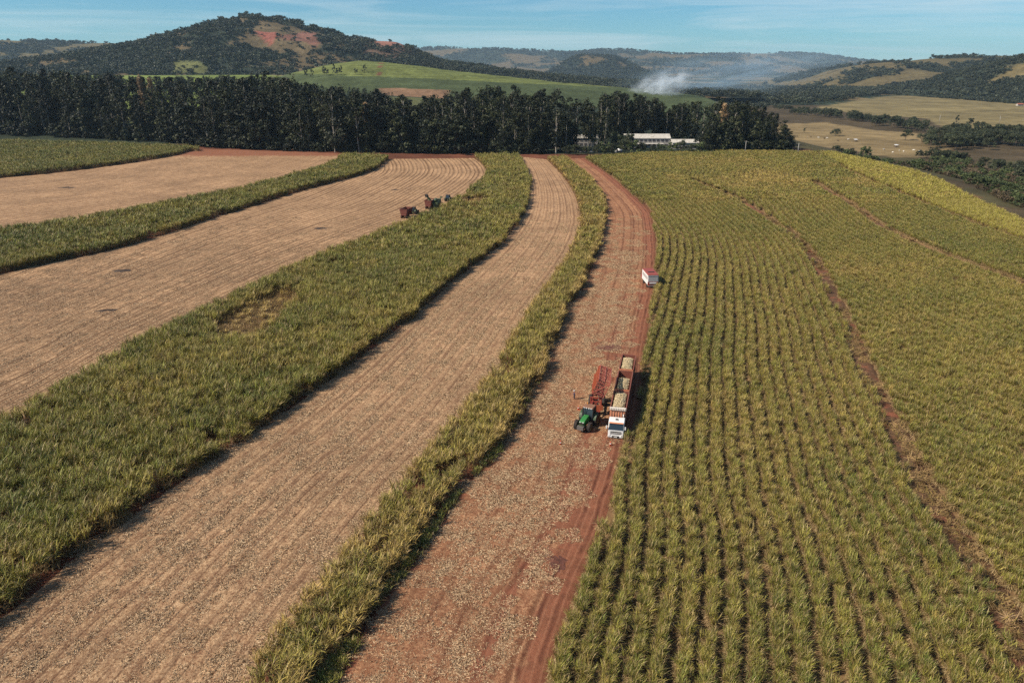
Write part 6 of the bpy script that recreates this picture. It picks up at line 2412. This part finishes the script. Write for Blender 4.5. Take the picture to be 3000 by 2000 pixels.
def pole(vx, vy, h, label, arm=True):
    p = G(vx, vy, 0)
    t = empty('utility_pole', (p[0], p[1], float(ground_z(p[0], p[1]))))
    tag(t, label, 'utility pole')
    MB().cyl((0, 0, -0.2), (0, 0, h), 0.20, 0.13, 10).build('pole', M['concrete'], t, smooth=True)
    if arm:
        MB().box((0, 0, h - 0.5), (2.2, 0.14, 0.16)).build('crossarm', M['timber'], t)
        for x in (-0.9, 0, 0.9):
            MB().cyl((x, 0, h - 0.42), (x, 0, h - 0.18), 0.06, n=8).build('insulator', M['cone_white'], t)


pole(1711, 353, 8.5, 'pale utility pole with crossarm before the right clump of eucalyptus')
pole(1832, 355, 7.5, 'thin utility pole at the corner of the cane field', False)
for vx, vy, lab in ((2157, 282, 'distant utility pole on the far pasture left of the other'), (2295, 284, 'distant utility pole on the far pasture nearer the right edge')):
    p = G(vx, vy, VALLEY_Z)
    t = empty('utility_pole', (p[0], p[1], float(ground_z(p[0], p[1]))))
    tag(t, lab, 'utility pole')
    MB().cyl((0, 0, -0.2), (0, 0, 10), 0.22, 0.15, 8).build('pole', M['concrete'], t, smooth=True)
    MB().box((0, 0, 9.6), (2.2, 0.16, 0.16)).build('crossarm', M['timber'], t)

# small feed shelters and cattle on the dry pasture
for vx, vy, lab in ((1965, 326, 'white-roofed feed shelter on the dry pasture near the lone tree'), (2058, 339, 'white-roofed feed shelter farther right on the dry pasture')):
    p = G(vx, vy, VALLEY_Z)
    t = empty('feed_shelter', (p[0], p[1], float(ground_z(p[0], p[1]))), 0.3)
    tag(t, lab, 'shelter')
    MB().box((0, 0, 2.4), (3.6, 2.6, 0.14), Matrix.Rotation(0.2, 3, 'X')).build('roof', M['white_paint'], t)
    for x in (-1.5, 1.5):
        for y in (-1, 1):
            MB().box((x, y, 1.15 + 0.1 * y), (0.16, 0.16, 2.3)).build('post', M['timber'], t)
    MB().prism([(-0.5, 0.5), (-0.7, 1.0), (0.7, 1.0), (0.5, 0.5)], -1.4, 1.4).build('trough', M['shed_dark'], t)


def cow_mesh(mat, seed):
    """One standing cow: continuous body from a skinned skeleton."""
    me = bpy.data.meshes.new('cow')
    J = [((0, 0, 1.05), .33), ((0, 0.55, 1.10), .34), ((0, -0.55, 1.10), .31), ((0, -0.85, 1.12), .20), ((0, 0.85, 1.25), .22), ((0, 1.12, 1.40), .15), ((0, 1.30, 1.42), .13), ((0, 1.55, 1.25), .08),
         ((.20, .55, .70), .12), ((.20, .55, .38), .07), ((.20, .53, .04), .06), ((-.20, .60, .70), .12), ((-.20, .62, .38), .07), ((-.20, .60, .04), .06),
         ((.19, -.62, .75), .15), ((.19, -.72, .42), .07), ((.19, -.68, .04), .06), ((-.19, -.60, .75), .15), ((-.19, -.66, .42), .07), ((-.19, -.62, .04), .06),
         ((0, -.98, 1.05), .035), ((0, -1.03, .55), .03)]
    E_ = [(0, 1), (0, 2), (2, 3), (1, 4), (4, 5), (5, 6), (6, 7), (1, 8), (8, 9), (9, 10), (1, 11), (11, 12), (12, 13), (2, 14), (14, 15), (15, 16), (2, 17), (17, 18), (18, 19), (3, 20), (20, 21)]
    me.from_pydata([j[0] for j in J], E_, [])
    me.materials.append(mat)
    o = bpy.data.objects.new('cow', me)
    C.objects.link(o)
    sk = o.modifiers.new('skin', 'SKIN')
    sk.use_smooth_shade = True
    for i, j in enumerate(J):
        me.skin_vertices[0].data[i].radius = (j[1], j[1])
        me.skin_vertices[0].data[i].use_root = (i == 0)
    ss = o.modifiers.new('sub', 'SUBSURF')
    ss.levels = ss.render_levels = 1
    return o


M['cow_white'] = paint('cow_white', (0.72, 0.68, 0.60), 0.8, 0.2)
M['cow_dark'] = paint('cow_dark', (0.06, 0.04, 0.03), 0.8, 0.2)
cw, cd = cow_mesh(M['cow_white'], 1), cow_mesh(M['cow_dark'], 2)
r_ = np.random.RandomState(5)
for i, (vx, vy) in enumerate(((1880, 318), (1893, 320), (1900, 319), (2065, 348), (2075, 350), (2098, 347), (2112, 349), (2050, 352), (2030, 345), (1862, 316), (1925, 325), (1948, 322))):
    src = cd if i in (1, 9, 10) else cw
    o = src if (src is cw and i == 0) or (src is cd and i == 1) else src.copy()
    if o is not src:
        C.objects.link(o)
    p = G(vx, vy, VALLEY_Z)
    o.location = (p[0], p[1], float(ground_z(p[0], p[1])) + 0.02)
    o.rotation_euler = (0, 0, r_.uniform(0, 6.28))
    tag(o, ('dark cow' if src is cd else 'white cow') + ' grazing on the dry pasture beyond the cane field', 'cow', 'cattle on the dry pasture')
    for sx in (-1, 1):
        hn = MB()
        hn.cyl((sx * 0.08, 1.28, 1.52), (sx * 0.24, 1.30, 1.66), 0.03, 0.01, 6)
        if o is src:
            hn.build('horn', M['cow_dark'], o)

# ================================================================ smoke and haze
def volume_mat(name, dens, col, build):
    m = bpy.data.materials.new(name)
    m.use_nodes = True
    nt = m.node_tree
    nt.nodes.clear()
    out = nt.nodes.new('ShaderNodeOutputMaterial')
    pv = nt.nodes.new('ShaderNodeVolumePrincipled')
    pv.inputs['Color'].default_value = rgb(col)
    pv.inputs['Density'].default_value = dens
    pv.inputs['Anisotropy'].default_value = 0.1
    if build:
        nt.links.new(build(nt), pv.inputs['Density'])
    nt.links.new(pv.outputs[0], out.inputs['Volume'])
    return m


def smoke_field(dens, scale, lo, hi, stretch=(1, 1, 1), edge=1.0):
    def fn(nt):
        tc = nt.nodes.new('ShaderNodeTexCoord').outputs['Object']
        mp = nt.nodes.new('ShaderNodeMapping')
        mp.inputs['Scale'].default_value = stretch
        nt.links.new(tc, mp.inputs['Vector'])
        n1 = noise(nt, scale, 5, 0.6, mp.outputs[0], 0.4)
        f = ramp(nt, n1, [(lo, 0.0), (hi, 1.0)])
        ln = nt.nodes.new('ShaderNodeVectorMath')
        ln.operation = 'LENGTH'
        nt.links.new(tc, ln.inputs[0])
        fall = ramp(nt, ln.outputs['Value'], [(0.25, 1.0), (0.98 * edge, 0.0)])
        return mathn(nt, 'MULTIPLY', mathn(nt, 'MULTIPLY', f, fall), dens)
    return fn


def ball(name, label, c, s, rot, mat):
    me = bpy.data.meshes.new(name)
    mb = MB()
    n, k = 16, 10
    prof = [(-math.cos(math.pi * i / k), max(0.01, math.sin(math.pi * i / k))) for i in range(k + 1)]
    mb.lathe((0, 0, 0), (0, 0, 1), prof, n)
    o = mb.build(name, mat)
    o.location = c
    o.scale = s
    o.rotation_euler = rot
    tag(o, label, 'smoke', kind='stuff')
    return o


pc = AT(1512, 205, 1340)
ball('smoke', 'white smoke plume rising behind the eucalyptus grove', (pc[0], pc[1], pc[2]), (66, 44, 30), (0, rad(-20), 0), volume_mat('smoke_plume', 0.05, (0.86, 0.93, 0.99), smoke_field(0.085, 2.6, 0.44, 0.66)))
pc = AT(1690, 170, 1700)
ball('smoke', 'thin blue smoke veil drifting right over the valley', (pc[0], pc[1], pc[2]), (310, 190, 62), (0, rad(-9), 0), volume_mat('smoke_veil', 0.004, (0.60, 0.82, 1.0), smoke_field(0.0058, 1.9, 0.40, 0.72, (1, 1, 1.6))))

# haze: the air of the whole valley
hz = MB()
x0, x1, y0, y1, z0, z1 = -13500, 13500, -850, 15500, -40, 420
hz.box(((x0 + x1) / 2, (y0 + y1) / 2, (z0 + z1) / 2), (x1 - x0, y1 - y0, z1 - z0))
ho = hz.build('haze', volume_mat('haze_air', 3.4e-5, (0.56, 0.79, 1.0), None))
tag(ho, 'pale blue haze filling the valley air', 'haze', kind='stuff')
